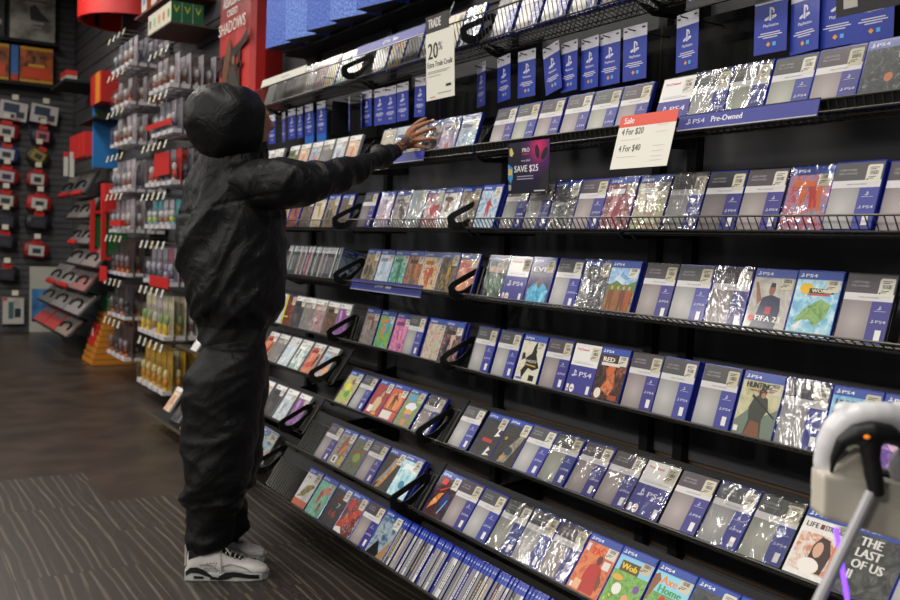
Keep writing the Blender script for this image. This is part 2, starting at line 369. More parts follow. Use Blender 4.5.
ad('brick', 'black cover with red emblem', ('0d0b0e', '1c1420', '5a2a1c', '2c3468'), f, 7)
def f(c):
    c.p([(.35, .02), (.8, .02), (.82, .3), (.74, .5), (.55, .56), (.36, .5), (.3, .3)], P('b3271c')); c.e(.58, .62, .085, .085, P('5a3020')); c.p([(.7, .46), (.88, .3), (.86, .1), (.76, .2)], P('7a3a22')); c.t('2K', .22, .68, .12, P('d8321e'), .34, .02); c.r(.04, .7, .14, .84, P('d8d0d8')); c.r(.72, .5, .93, .64, P('dcd8d2')); c.r(.06, .03, .14, .12, P('eeeae4')); c.r(.15, .03, .36, .2, P('e8b48c'))
ad('bball', 'orange basketball-player cover', ('d8641c', 'e88030', 'c8481c', 'ef9a48'), f, 3)
def f(c):
    c.r(0, .62, 1, .9, P('8ac6e8')); c.r(.12, .62, .68, .8, P('5a4320')); c.t('Wob', .15, .66, .1, P('e8c81e'), .45, .02); c.e(.3, .32, .13, .1, P('e8e4dc')); c.e(.62, .2, .1, .09, P('d9a070')); c.e(.75, .1, .12, .1, P('a86a44')); c.e(.2, .5, .16, .05, P('e0a83c')); c.e(.8, .42, .08, .07, P('7a4aa0'))
    for x, y in ((.1, .1), (.2, .18), (.4, .08), (.5, .14)): c.e(x, y, .03, .025, P('e8c93a'))
ad('farm', 'green meadow cover with yellow title', ('3c7a22', '5fa030', '86bd48', '3f8a2a'), f, 6)
def f(c):
    c.r(0, .55, 1, .9, P('8fd0e6')); c.p([(0, .3), (.2, .75), (.1, .85), (0, .8)], P('8a5a2c')); c.t('Axe', .2, .7, .13, P('e88a2c'), .42, .02); c.t('Home', .22, .56, .12, P('3f9a34'), .6, .02); figure(c, .42, .04, .42, P('6a3426'), 0, 1, P('d8a27a')); c.p([(.32, .42), (.54, .42), (.48, .52), (.38, .52)], P('c0302c'))
ad('redhat', 'red-hatted figure on green', ('3f7f34', '66a848', '9ccf72'), f, 5)
ad('grey', 'slate grey cover', ('22242a', '3c4047', '5b6066'), lambda c: figure(c, .5, .1, .6, P('15171b')), 5)
ad('violet', 'violet cover', ('4a2c78', '7a4ab0', 'c79ad8'), lambda c: c.e(.5, .4, .3, .2, P('d8b0d0')), 5)
def f(c): c.p([(.1, .2), (.5, .28), (.95, .6), (.8, .64), (.4, .56)], art(('1c1c14', '8a7a2c', 'd8c04a'), 8)); c.r(0, 0, 1, .17, art(('d8561c', 'e8762c'), 3)); c.t('16', .14, .74, .08, INK, .2)
ad('wing', 'white and orange racing cover', ('c9c6c4', 'dedad8', 'e6e2e0'), f, 3)
def f(c):
    figure(c, .4, .3, .4, P('b8342c')); figure(c, .66, .1, .3, P('a02c3c')); c.p([(.5, .75), (.9, .8), (.9, .6), (.5, .6)], P('c9806a'))
ad('teal', 'teal cover with red running figures', ('3fa080', '6fc0a0', '9ad8b8'), f, 4)
def f(c): c.t('16', .3, .22, .16, P('b02820'), .4, .02); c.t('7', .55, .45, .12, P('c8c8c8'), .15); c.e(.5, .7, .3, .1, P('502024'))
ad('num', 'dark grey cover with red numerals', ('1b1b1e', '2a2a2e', '40363a'), f, 5)
def f(c): c.p([(0, .05), (.4, .2), (.95, .62), (.8, .72), (.4, .5), (0, .2)], art(('8a1c18', 'c83a28', 'f0905a'), 6)); c.r(.1, .6, .34, .82, P('c02a24'), .08); c.p([(0, 0), (.5, 0), (.3, .14), (0, .1)], P('e6e2de'))
ad('redslash', 'white and red slashed cover', ('e0dcd8', '3a1c1c', '9a3024', 'd8d0cc'), f, 5)
ad('mount', 'blue-grey mountain cover', ('2c4460', '5a7a98', 'a8b8c4', '4a5a4a'), lambda c: (c.p([(.05, 0), (.35, .35), (.75, 0)], P('101010')), c.p([(.6, 0), (.95, .5), (.98, 0)], P('a07a50'))), 4)
ad('greeny', 'green and yellow cartoon cover', ('3c8a2c', '8ab834', 'e0c83a', '4a74b0', 'e8e4d8'), lambda c: (c.e(.4, .5, .2, .12, P('e0d23a')), c.e(.6, .7, .14, .09, P('8a5a30')), c.e(.55, .3, .2, .1, P('5aa032'))), 7)
def f(c): c.p([(.25, .1), (.7, .12), (.75, .4), (.6, .56), (.35, .5)], P('d0b890')); c.e(.6, .64, .1, .11, P('c09068')); c.p([(.4, .5), (.55, .8), (.7, .78), (.78, .55), (.6, .74)], P('4a1c18')); c.r(.12, .06, .4, .26, P('e8e4da')); c.r(.5, .02, .8, .1, P('e0a030'))
ad('redhair', 'deep red cover with cream figure', ('7a1414', 'a81c1c', 'c02a24'), f, 4)
def f(c): c.e(.5, .5, .4, .3, art(('f0a030', 'e87820'), 4)); figure(c, .42, .3, .5, P('5a1814')); c.r(.05, .02, .7, .24, P('e4dfd6')); c.r(0, .25, 1, .29, P('8a1814'))
ad('sunset', 'red and orange sunset cover', ('c02a18', 'd84a1c', 'e8701c'), f, 3)
def f(c): c.p([(.15, .5), (.3, .62), (.6, .66), (.85, .56), (.7, .44), (.4, .42)], P('e6ecf2')); c.e(.5, .38, .22, .08, P('e0a83a')); c.e(.35, .76, .2, .1, P('4f9ac8')); c.e(.5, .1, .12, .1, P('d88a6a')); c.e(.6, .28, .2, .06, P('a870b0'))
ad('cartoon', 'green cartoon cover with white cloud', ('4f8a3c', '74b058', '9a7a4a', '6a9a44'), f, 6)
def f(c): c.p([(.3, .3), (.7, .35), (.75, .8), (.5, .85), (.35, .6)], P('8a5030')); c.p([(.45, .35), (.6, .6), (.8, .58), (.55, .3)], P('d87a2c')); c.r(.2, .06, .55, .26, P('e0ded6')); c.r(.3, .1, .42, .22, P('2c3444')); c.r(.7, .05, .95, .3, P('c8b040'))
ad('advent', 'orange-brown with white badge', ('5a4a3a', '8a6a4a', '9aa0a8', '4a5a70'), f, 6)
ad('dino', 'dark multicoloured monster cover', ('2a2c30', '5a3c2c', '6a7a34', '3a4a6a', '9a3a2c'), lambda c: (c.e(.55, .42, .22, .13, P('8aa032')), c.p([(.3, .5), (.8, .6), (.85, .64), (.3, .56)], P('b02c2c'))), 8)
ad('gun', 'black with golden diagonal figure', ('100c0a', '1e1612', '4a3018'), lambda c: (c.p([(.2, 0), (.42, .05), (.75, .62), (.85, .9), (.5, .8)], art(('8a5218', 'd08a2c', 'e8c070'), 6)), c.p([(.1, .1), (.3, .2), (.65, .75), (.55, .78)], P('8a97a0'))), 5)
ad('sky', 'pale turquoise cover', ('5ab0cc', '8ad0e0', 'cfeaf0', 'e8f2f4'), lambda c: (c.p([(.1, .62), (.5, .7), (.9, .62), (.85, .78), (.2, .8)], P('f0f2f2')), c.e(.5, .3, .16, .1, P('3a80a8'))), 3)
# covers of the far and left bays: palettes read from the photograph
SIMPLE = [
 ('collage', 'many-coloured collage', ('2c2420', '7a6a5a', 'c0a890', 'a83a30', '3a5a80'), 9, 'b'), ('ice', 'icy blue', ('6a9ac0', 'a0c4dc', 'd8e6ee', '8a7a9a'), 5, 'b'),
 ('tealf', 'teal forest', ('1f6a5a', '3a9a80', '8ac8b0', 'd0e0d0'), 6, 'b'), ('dragon', 'brown and orange', ('2c2018', '6a4020', 'c0702c', '3a5a5a'), 6, 'b'),
 ('yellow', 'orange and yellow action', ('a8641c', 'e0a83a', 'f0dca0', 'c04a30', '4a7a60'), 6, 'b'), ('gold', 'black and old-gold', ('14120f', '2c261c', '8a6a24', 'b8902c'), 4, 'b'),
 ('flame', 'fiery orange', ('c0c0c0', 'd0602c', 'e88a30', 'c03020'), 5, 'b'), ('crowd', 'grey-brown crowd', ('2c2a2c', '6a605c', 'a09490', '7a4a40'), 9, 'b'),  # flame palette: the pale grey is glare put into the orange print
 ('island', 'blue sky and green grass', ('3a9ac8', '6ac0e0', '4a9a3a', '7ab840', 'd08040'), 3.5, 'b'), ('pink', 'magenta pink', ('7a2c6a', 'c85a9a', 'e890b8', 'a03050'), 4, 'b'),
 ('pastel', 'pastel pink and cream', ('d0a8a0', 'e0c8b0', 'b8c0a0', 'c87a80', '9ab0c0'), 6, 'b'), ('band', 'dark dusk group', ('1a1824', '3a2c3c', '8a5a50', 'd0b0a0'), 6, 'b'),
 ('tan', 'tan and brown', ('4a3424', '8a6a48', 'c0a078', '7a3a28'), 6, 'b'), ('reddark', 'dark red', ('2a1414', '6a2420', 'b05a48', '2c2c34'), 6, 'b'),
 ('brown', 'dull brown', ('2c241c', '5a4a3a', '8a7a60'), 6, 'b'), ('cream', 'cream and sand', ('8a7a60', 'c8b890', 'e0d8b8'), 5, 'b'),
 ('lav', 'lavender figures', ('5a4a70', '9a88b0', 'd0c4d8', 'c05a60'), 6, 'b'), ('greyred', 'grey and red', ('3a3a3c', '7a7476', 'b8b0b0', 'b03a38'), 6, 'b'),
 ('steel', 'plain grey-blue', ('8a9aa0', 'a4b2b6', 'b8c2c2'), 2, 'n'), ('redfig', 'red-figure on grey', ('8a8c8e', 'b8b4b0', 'c03a3c', 'd86a60'), 4, 'b'),
 ('glare', 'brown and white', ('5a3c24', 'b08a60', 'e8e6e2', 'f4f2ee', '8a5a34'), 4, 'b'), ('tand', 'dark tan', ('2c2620', '6a5a44', 'b0986c', '50584a'), 5, 'b'),  # glare palette: its whites are wrap glare mixed into the brown print
 ('bfall', 'blue cover with red figure', ('3a6aa0', '8ab0d0', 'd0e0e8', '4a4434'), 4, 'b'), ('anime', 'white and pink wrapped', ('e8dcdc', 'd8a8b0', 'a84858', '5a4038', 'f0ece8'), 4, 'b'),
 ('fruit', 'green and cream wrapped', ('7a9a3c', 'c0c870', 'e8e2c8', 'b06a48', 'f0f0ea'), 4, 'b'), ('party', 'orange, red and pink crowd', ('e0702c', 'c8303c', 'e08aa0', '6a8ac0', 'e8c0b0'), 7, 'b'),
 ('dkgrey', 'dark grey', ('1c1c20', '3a3a40', '6a686c'), 6, 'b'), ('multi', 'red, green and orange', ('b03c2c', '3a8a5a', 'd88a3a', '2c4a7a'), 6, 'b'),
 ('pale', 'pale cream', ('b8b09a', 'd8d0b4', 'e8e2cc'), 3, 'n'), ('bluewhite', 'blue and white', ('4a6a9a', 'a8bcd0', 'e8ecf0', 'd0c8b8'), 4, 'n'),
 ('ystripe', 'grey cover with yellow stripe', ('8a8078', 'b8b0a0', 'd0c8b8'), 4, 'w'), ('star', 'black starry', ('0d1012', '1c2226', '3a4448', '90989a'), 9, 'b'),
 ('wgrey', 'white-topped grey', ('4a4648', '7a7472', 'a8a09a'), 7, 'w'), ('wrose', 'white-topped dusty-rose', ('5a484c', '9a7a7c', 'c8a8a4'), 7, 'w'),
 ('wgreen', 'white-topped dark green', ('1f3a24', '4a6a3a', 'c09a4a'), 6, 'w'), ('worange', 'white-topped orange and blue', ('d0702c', 'e8a860', '3a90c8', '8ac8e0'), 4, 'w'),
 ('wpeach', 'white-topped peach', ('b08060', 'd8a888', 'e8d0b8'), 5, 'w'), ('wsilver', 'white-topped silver-blue', ('8a94a0', 'b8c0c8', 'd8dce0'), 5, 'w'),
 ('wred', 'white-topped red', ('7a1c1c', 'b84030', 'd88a60', '3a2020'), 5, 'w'), ('wbrown', 'white-topped brown', ('2c2018', '5a4030', 'a0703c'), 6, 'w'),
 ('wyel', 'yellow-edged dark', ('2c1a14', '5a2c1c', 'c0381c'), 5, 'n'), ('wpurple', 'white-topped purple', ('3a2450', '7a4a90', 'c88ac0'), 4, 'w'),
 ('wblue', 'white-topped pale blue', ('6a90b8', 'a8c0d8', 'd8dcd8', '9a8a70'), 5, 'w'), ('wteal', 'white-topped sea-green', ('2c5a5a', '6a9a94', 'e0e4e0', 'f0f0ee'), 3, 'w'),
 ('wdark', 'white-topped charcoal', ('1e1c20', '3a3638', '5a5250'), 7, 'w'), ('wwhite', 'almost white', ('c0bcb8', 'dcd8d4', 'eeece8'), 4, 'w'),
]
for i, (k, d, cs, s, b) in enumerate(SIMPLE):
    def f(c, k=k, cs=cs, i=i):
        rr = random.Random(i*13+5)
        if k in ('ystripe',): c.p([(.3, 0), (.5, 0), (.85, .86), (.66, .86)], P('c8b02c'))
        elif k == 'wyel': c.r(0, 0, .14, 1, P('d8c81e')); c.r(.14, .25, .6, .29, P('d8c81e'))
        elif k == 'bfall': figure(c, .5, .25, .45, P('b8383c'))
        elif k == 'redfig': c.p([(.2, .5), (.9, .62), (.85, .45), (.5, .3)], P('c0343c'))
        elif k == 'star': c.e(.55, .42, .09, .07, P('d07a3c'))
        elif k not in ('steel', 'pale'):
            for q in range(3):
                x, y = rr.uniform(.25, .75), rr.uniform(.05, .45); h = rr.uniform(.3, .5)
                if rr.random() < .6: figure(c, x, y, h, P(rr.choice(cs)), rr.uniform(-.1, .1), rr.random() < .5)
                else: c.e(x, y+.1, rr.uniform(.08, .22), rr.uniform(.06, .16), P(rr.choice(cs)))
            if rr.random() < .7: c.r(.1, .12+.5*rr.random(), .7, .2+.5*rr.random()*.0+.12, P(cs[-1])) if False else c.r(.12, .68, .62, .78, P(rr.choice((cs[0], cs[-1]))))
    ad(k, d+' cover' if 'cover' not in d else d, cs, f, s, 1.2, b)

def sticker_mesh(seed):
    rr = random.Random(seed); mb = MB(); z = 9e-4; w, h = .039, .044
    c = (flat('cfc8b4', .55), flat('d6d2c6', .55), flat('c4bda8', .55))[seed % 3]
    pts = [(.0, .004, z), (.003, 0, z), (w, 0, z), (w, h-.003, z), (w-.002, h, z), (.004, h, z), (0, h-.004, z)]
    mb.prism(pts, (0, 0, 3e-4), c); z += 4e-4
    x = .009
    while x < w-.008:
        b = rr.choice((.0008, .0012, .002)); mb.poly([(x, .019, z), (x+b, .019, z), (x+b, .029, z), (x, .029, z)], INK); x += b+rr.choice((.0009, .0014))
    for y, l in ((.036, .024), (.032, .018), (.013, .02), (.009, .014)): mb.poly([(.007, y, z), (.007+l, y, z), (.007+l, y+.0017, z), (.007, y+.0017, z)], INK)
    mb.poly(ell(.005, .008, .0022, .0022, z), INK)
    mb.v = [(x+CW-w-.006, y+CH-h-.012, zz) for x, y, zz in mb.v]
    return mb.mesh('price_sticker')
STK = [sticker_mesh(i) for i in range(6)]
def wrap_mesh(seed):
    mb = MB(); n, k = 9, 11
    vs = [(-.0004+(CW+.0008)*i/(n-1), -.0004+(CH+.0008)*j/(k-1), .0021+.0011*noise.noise(Vector((i*.9, j*.55, seed*7.3)))) for j in range(k) for i in range(n)]
    mb.raw(vs, [(j*n+i, j*n+i+1, (j+1)*n+i+1, (j+1)*n+i) for j in range(k-1) for i in range(n-1)], WRAP)
    me = mb.mesh('shrink_wrap'); me.polygons.foreach_set('use_smooth', [True]*len(me.polygons)); return me
WR = [wrap_mesh(i) for i in range(5)]

def case_matrix(x, y, z, tau, turn=0, off=0):
    """front lower left corner at (x,y,z); leaning back by tau"""
    rt = Vector((0, -1, 0)); up = Vector((math.sin(tau), 0, math.cos(tau))); nm = rt.cross(up)
    if turn:
        R = Matrix.Rotation(turn, 3, nm); rt = R @ rt; up = R @ up
    p = Vector((x, y, z))+nm*off
    return Matrix(((rt.x, up.x, nm.x, p.x), (rt.y, up.y, nm.y, p.y), (rt.z, up.z, nm.z, p.z), (0, 0, 0, 1)))
ORD = 'first second third fourth fifth sixth seventh eighth ninth tenth eleventh twelfth thirteenth fourteenth fifteenth sixteenth seventeenth eighteenth nineteenth twentieth'.split()
def ordi(i):
    if i < 20: return ORD[i]
    t = {2: 'twenty', 3: 'thirty', 4: 'forty', 5: 'fifty'}[(i+1)//10]; r = (i+1) % 10
    return (t+'-'+ORD[r-1]) if r else {20: 'twentieth', 30: 'thirtieth', 40: 'fortieth', 50: 'fiftieth'}[i+1]
ncase = 0
def make_case(key, M, label, group, shell='blue', wrap=False, sticker=True):
    global ncase; ncase += 1
    o = bpy.data.objects.new('game_case', SHELL[shell]); COL.objects.link(o); o.matrix_world = M
    tag(o, label, 'game', group)
    link('cover_sleeve', ARTS[key][1], o)
    if sticker: link('price_sticker', STK[ncase % 6], o)
    if wrap: link('shrink_wrap', WR[ncase % 5], o)
    return o
ROWN = {'A': 'top shelf', 'B': 'seventh shelf up', 'C': 'sixth shelf up', 'D': 'fifth shelf up', 'E': 'fourth shelf up', 'F': 'third shelf up', 'G': 'second shelf up', 'H': 'bottom shelf'}
BAYN = {'Z': 'far bay', 'L': 'left bay', 'M': 'middle bay', 'R': 'right bay', 'Q': 'rightmost bay'}
def cases(row, bay, x, z, tau, items, yend=None, y0=None):
    """items: (u of the lower left corner or None, art key, flags)"""
    last = None; n = len(items)
    for i, it in enumerate(items):
        u, key, fl = (tuple(it)+('',))[:3]
        y = y_of(u, x, z) if u is not None else last-.1385
        if last is not None and y > last-.1368: y = last-.1368
        last = y
        rr = random.Random(hash((row, bay, i)) % 1000 if False else ord(row)*100+ord(bay)*7+i)
        off = rr.uniform(0, .004); turn = math.radians(rr.uniform(-.5, .5))
        sh = 'black' if 'k' in fl else ('clear' if ARTS[key][0].startswith(('white-topped', 'almost')) else 'blue')
        lab = 'game case, %s, %s from left, %s, %s' % (ARTS[key][0], ordi(i), ROWN[row], BAYN[bay])
        if 's' in fl:      # a copy behind holds this one forward
            off += .010
            make_case(key, case_matrix(x, y-.0006, z+.002, tau, 0, off-.0152), 'blue spare case behind the %s from left, %s, %s' % (ordi(i), ROWN[row], BAYN[bay]), 'spare copies behind', 'blue', False, False)
        make_case(key, case_matrix(x, y, z+.001, tau, turn, off), lab, 'games face out on %s' % ROWN[row], sh, 'w' in fl, 'n' not in fl)
    return last-CW
# ------------------------------------------------------------------ room
WX, BY = 2.24, 12.9       # games wall, back wall
SLAT = objnoise('slatwall', '404043', '4c4c4e', 3, .6, .05, (1, .3, 6)); GROOVE = flat('5c4632', .7); DARKG = flat('0d0d0e', .7)
m, nt, b = newmat('wavy_plank_floor'); PLANK = m
tc = N(nt, 'ShaderNodeTexCoord'); br = N(nt, 'ShaderNodeTexBrick'); mp0 = N(nt, 'ShaderNodeMapping'); mp0.inputs['Rotation'].default_value = (0, 0, PI/2)
br.inputs['Scale'].default_value = 1; br.inputs['Brick Width'].default_value = .92; br.inputs['Row Height'].default_value = .46
br.inputs['Mortar Size'].default_value = .0022; br.inputs['Color1'].default_value = (0, 0, 0, 1); br.inputs['Color2'].default_value = (1, 1, 1, 1)
nt.links.new(tc.outputs['Object'], mp0.inputs[0]); nt.links.new(mp0.outputs[0], br.inputs['Vector'])
sh = N(nt, 'ShaderNodeVectorMath', operation='MULTIPLY_ADD'); sh.inputs[1].default_value = (3.1, 5.3, 0)
nt.links.new(br.outputs['Color'], sh.inputs[0]); nt.links.new(tc.outputs['Object'], sh.inputs[2])
mp = N(nt, 'ShaderNodeMapping'); mp.inputs['Scale'].default_value = (4.5, .9, 1); nt.links.new(sh.outputs[0], mp.inputs[0])
wv = N(nt, 'ShaderNodeTexNoise'); wv.inputs['Scale'].default_value = 1.0; wv.inputs['Detail'].default_value = 2.5; nt.links.new(mp.outputs[0], wv.inputs['Vector'])
sx = N(nt, 'ShaderNodeSeparateXYZ'); nt.links.new(sh.outputs[0], sx.inputs[0])
m1 = N(nt, 'ShaderNodeMath', operation='MULTIPLY'); m1.inputs[1].default_value = 150; nt.links.new(sx.outputs['X'], m1.inputs[0])
m2 = N(nt, 'ShaderNodeMath', operation='MULTIPLY_ADD'); m2.inputs[1].default_value = 17; nt.links.new(wv.outputs[0], m2.inputs[0]); nt.links.new(m1.outputs[0], m2.inputs[2])
sn = N(nt, 'ShaderNodeMath', operation='SINE'); nt.links.new(m2.outputs[0], sn.inputs[0])
mr = N(nt, 'ShaderNodeMapRange'); mr.inputs[1].default_value = .25; mr.inputs[2].default_value = 1.5
m4 = N(nt, 'ShaderNodeMath', operation='MULTIPLY_ADD'); m4.inputs[1].default_value = .43; nt.links.new(m1.outputs[0], m4.inputs[0]); nt.links.new(m2.outputs[0], m4.inputs[2])
sn2 = N(nt, 'ShaderNodeMath', operation='SINE'); nt.links.new(m4.outputs[0], sn2.inputs[0])
sa = N(nt, 'ShaderNodeMath', operation='MULTIPLY_ADD'); sa.inputs[1].default_value = .7; nt.links.new(sn2.outputs[0], sa.inputs[0]); nt.links.new(sn.outputs[0], sa.inputs[2]); nt.links.new(sa.outputs[0], mr.inputs[0])
bl = N(nt, 'ShaderNodeTexNoise'); bl.inputs['Scale'].default_value = 5; bl.inputs['Detail'].default_value = 4; nt.links.new(mp.outputs[0], bl.inputs['Vector'])
m3 = N(nt, 'ShaderNodeMath', operation='MULTIPLY'); nt.links.new(mr.outputs[0], m3.inputs[0]); nt.links.new(bl.outputs[0], m3.inputs[1])
mx = N(nt, 'ShaderNodeMix', data_type='RGBA'); mx.inputs[6].default_value = hx('2f2a25')+(1,); mx.inputs[7].default_value = hx('6e6558')+(1,); nt.links.new(m3.outputs[0], mx.inputs[0])
mx3 = N(nt, 'ShaderNodeMix', data_type='RGBA'); mx3.inputs[7].default_value = hx('1d1a18')+(1,)
nt.links.new(br.outputs['Fac'], mx3.inputs[0]); nt.links.new(mx.outputs[2], mx3.inputs[6]); nt.links.new(mx3.outputs[2], b.inputs['Base Color'])
b.inputs['Roughness'].default_value = .40
FLOORM = objnoise('brown_stone_floor', '261f19', '3d332a', 3.4, .36, .02, detail=8)
mb = MB(); mb.box(-7, -3, -.1, WX+.2, BY+.2, -.0005, FLOORM)
mb.poly([(-7, -3, 0), (WX+.2, -3, 0), (WX+.2, 4.62, 0), (.98, 4.62, 0), (.98, 5.22, 0), (-7, 5.22, 0)], PLANK)
mb.poly([(-7, 5.22, 0), (.98, 5.22, 0), (.98, 4.62, 0), (WX+.2, 4.62, 0), (WX+.2, BY+.2, 0), (-7, BY+.2, 0)], FLOORM)
struct(mb.build('floor'))
mb = MB(); mb.box(-7, -3, 4.4, WX+.2, BY+.2, 4.5, flat('3a3a3b', .9)); struct(mb.build('ceiling'))
def slats(name, x0, y0, x1, y1, pitch, groove, axis):
    mb = MB(); z = 0
    mb.box(x0+(.012 if axis == 'x' else 0), y0+(.012 if axis == 'y' else 0), 0, x1+.1*(axis == 'x'), y1+.1*(axis == 'y'), 4.4, GROOVE if axis == 'x' else DARKG)
    while z < 4.39:
        mb.box(x0, y0, z, x1+(.011 if axis == 'x' else 0), y1+(.011 if axis == 'y' else 0), min(z+pitch-groove, 4.4), SLAT); z += pitch
    return struct(mb.build(name))
slats('wall_right', WX, -1.5, WX, BY+.1, .152, .014, 'x')
slats('wall_back', -7, BY, WX, BY, .0762, .010, 'y')

# ------------------------------------------------------------------ shelves
def shelf(row, bay, x, z, tau, y0, y1, lip=(.018, .03), deck=.05, back=.12, plate=None, d0=None, d1=None, kick=False):
    """welded wire shelf between y0 (near) and y1 (far)"""
    up = Vector((math.sin(tau), 0, math.cos(tau))); nn = Vector((math.cos(tau), 0, -math.sin(tau)))
    B0 = Vector((x, 0, z))-nn*.017-up*.004
    pts = [B0+Vector((-lip[0], 0, lip[1])), B0, B0+nn*deck, B0+nn*deck+up*back]
    M = Matrix.Translation((0, y0, 0))
    root = empty('wire_shelf', Matrix.Translation((pts[1].x, y0, pts[1].z)), 'black wire shelf, %s, %s' % (ROWN[row], BAYN[bay]), 'shelf', 'wire shelves of the games wall')
    O = pts[1]; q = [p-O for p in pts]; L = y1-y0-.012
    mb = MB()
    for i, p in enumerate(q):
        mb.tube([p+Vector((0, .006, 0)), p+Vector((0, L, 0))], .0032 if i < 2 else .0025, WIRE, 6)
    for s in (.35, .7): mb.tube([q[2]*s+Vector((0, .006, -.004)), q[2]*s+Vector((0, L, -.004))], .002, WIRE, 5)
    mb.build('rail', root)
    mb = MB(); n = int(L/.0245)
    for i in range(n+1):
        yy = .006+L*i/(n+1)
        mb.tube([p+Vector((0, yy, 0)) for p in q], .0021, WIRE, 4)
    mb.build('wire_deck', root)
    for yy in (.02, L-.02):      # brackets back to the wall
        a = q[2]+Vector((0, yy, -.01)); c = Vector((WX-.004-O.x, yy, q[2].z-.004)); d = Vector((WX-.004-O.x, yy, q[2].z+.075)); e = q[1]*1+Vector((.02, yy, -.008))
        if c.x > a.x+.01:
            mb = MB(); mb.prism([e, a+Vector((0, 0, -.004)), c, d, a+Vector((.01, 0, .02))], (0, .008, 0), PLATE); mb.build('bracket', root)
    if row == 'B':
        mb = MB(); p, k = q[0], q[1]; mb.prism([k+Vector((.003, .004, -.004)), p+Vector((.003, .004, 0)), p+Vector((.006, .004, 0)), k+Vector((.006, .004, -.004))], (0, L, 0), PLATE); mb.build('front_plate', root)
    if plate:
        mb = MB(); p = q[3]; 
        a = q[2]+nn*.004+up*.012; c = a+up*plate
        mb.prism([a, a+nn*.006, c+nn*.006, c], (0, L, 0), BLACK); mb.build('back_panel', root)
    return root
def divider(row, bay, x, z, tau, y, solid=False):
    """black end stop: a slotted slanting loop, or a solid wedge"""
    lab = 'black %s end stop, %s, near end of %s' % ('solid wedge' if solid else 'slotted loop', ROWN[row], BAYN[bay])
    up = Vector((math.sin(tau), 0, math.cos(tau))); nn = Vector((math.cos(tau), 0, -math.sin(tau)))
    def at(s, t): return nn*s+up*t
    mb = MB(); w = Vector((0, .006, 0))
    if solid:
        mb.prism([at(-.004, 0), at(-.004, .03), at(.05, .16), at(.09, .17), at(.09, 0)], w, PLATE)
    else:
        at = lambda s_, t_: Vector((s_, 0, t_))
        out = [(-.085, .002), (-.092, .040), (-.080, .054), (.045, .118), (.066, .118), (.076, .108), (.072, .086), (.005, .014), (-.03, -.006), (-.06, -.010)]
        inn = [(-.060, .027), (-.064, .034), (-.056, .042), (.034, .090), (.044, .091), (.049, .086), (.046, .078), (.000, .040), (-.025, .026), (-.050, .022)]
        n = len(out); a = [at(*p) for p in out]; c = [at(*p) for p in inn]
        for i in range(n):
            j = (i+1) % n
            mb.prism([a[i], a[j], c[j], c[i]], w, PLATE)
    o = mb.build('end_stop', None, Matrix.Translation((x, y, z)))
    tag(o, lab, 'end stop', 'end stops of the shelves'); return o

R = math.radians
T1, T2 = R(16.5), R(33)
SH = {'A': (1.98, 2.026, T1), 'B': (1.98, 1.612, T1), 'C': (1.955, 1.326, T1), 'D': (1.97, 1.067, T1), 'E': (1.945, .797, T1), 'F': (1.85, .522, T2), 'G': (1.68, .318, T2), 'H': (1.53, .158, T2)}
YZ, YL, YM, YR, YQ, YE = 6.1, 5.13, 4.12, 3.075, 2.215, .95
LIP = {'A': (.024, .090), 'B': (.010, .028), 'C': (.022, .036), 'D': (.024, .012), 'E': (.024, .009), 'F': (.030, .012), 'G': (.008, .008), 'H': (.006, .008)}
DK = {'A': .10, 'B': .06}
for r, (x, z, t) in SH.items():
    kw = dict(lip=LIP[r], deck=DK.get(r, .045), back=.13 if t == T1 else .15)
    if r in 'FGH': kw['plate'] = .19
    if r in 'ABC':
        spans = [('Z', YL, 5.41 if r == 'A' else YZ), ('L', YM, YL), ('M', YR, YM), ('R', YQ, YR), ('Q', YE, YQ)]
    else: spans = [('M', YR, YM), ('R', YE, YR)]
    if r in 'DE': spans.append(('L', YM, YL)); spans.append(('Z', YL, YZ-.1))
    if r == 'H': spans = [('M', 3.03, YM), ('R', 2.0, 3.03), ('Q', YE, 2.0)]
    if r == 'G': spans = [('M', 2.95, YM), ('R', YE, 2.95)]
    for b, a, c in spans:
        k2 = dict(kw)
        if (r, b) in (('D', 'L'), ('H', 'R')): k2['deck'] = .163; k2['back'] = .10
        shelf(r, b, x, z, t, a, c, **k2)
SL = {'F': (1.86, .602, T2), 'G': (1.72, .378, T2), 'H': (1.60, .195, T2)}
for r, (x, z, t) in SL.items(): shelf(r, 'L', x, z, t, YM, YL, lip=LIP[r], deck=.163 if r == 'H' else .045, back=.10 if r == 'H' else .15, plate=.19)
for r in 'CDE':
    x, z, t = SH[r]; divider(r, 'L', x, z, t, YM+.012); divider(r, 'M', x, z, t, YR+.012)
for r in 'FG':
    x, z, t = SH[r]; divider(r, 'M', x, z, t, YR+.012 if r == 'F' else 2.957)
for r in 'FGH': x, z, t = SL[r]; divider(r, 'L', x, z, t, YM+.012)
x, z, t = SH['A']; divider('A', 'L', x, z, t, YM+.012); divider('A', 'M', x, z, t, YR+.012)
x, z, t = SH['B']
for b, y in (('Z', YL), ('L', YM), ('M', YR), ('R', YQ)): divider(b and 'B', b, x, z, t, y+.012, True)

# uprights the brackets hang on
for y, k in ((4.27, 'behind the middle bay, left of the pair'), (3.23, 'at the join of middle and right bays'), (2.353, 'left one of the right bay pair'), (2.196, 'right one of the right bay pair'), (5.2, 'behind the left bay'), (1.2, 'near the right end of the games wall')):
    mb = MB(); mb.box(WX-.032, y-.02, .02, WX-.001, y+.02, 2.32, PLATE)
    tag(mb.build('upright'), 'black slotted upright, '+k, 'upright', 'uprights of the games wall')

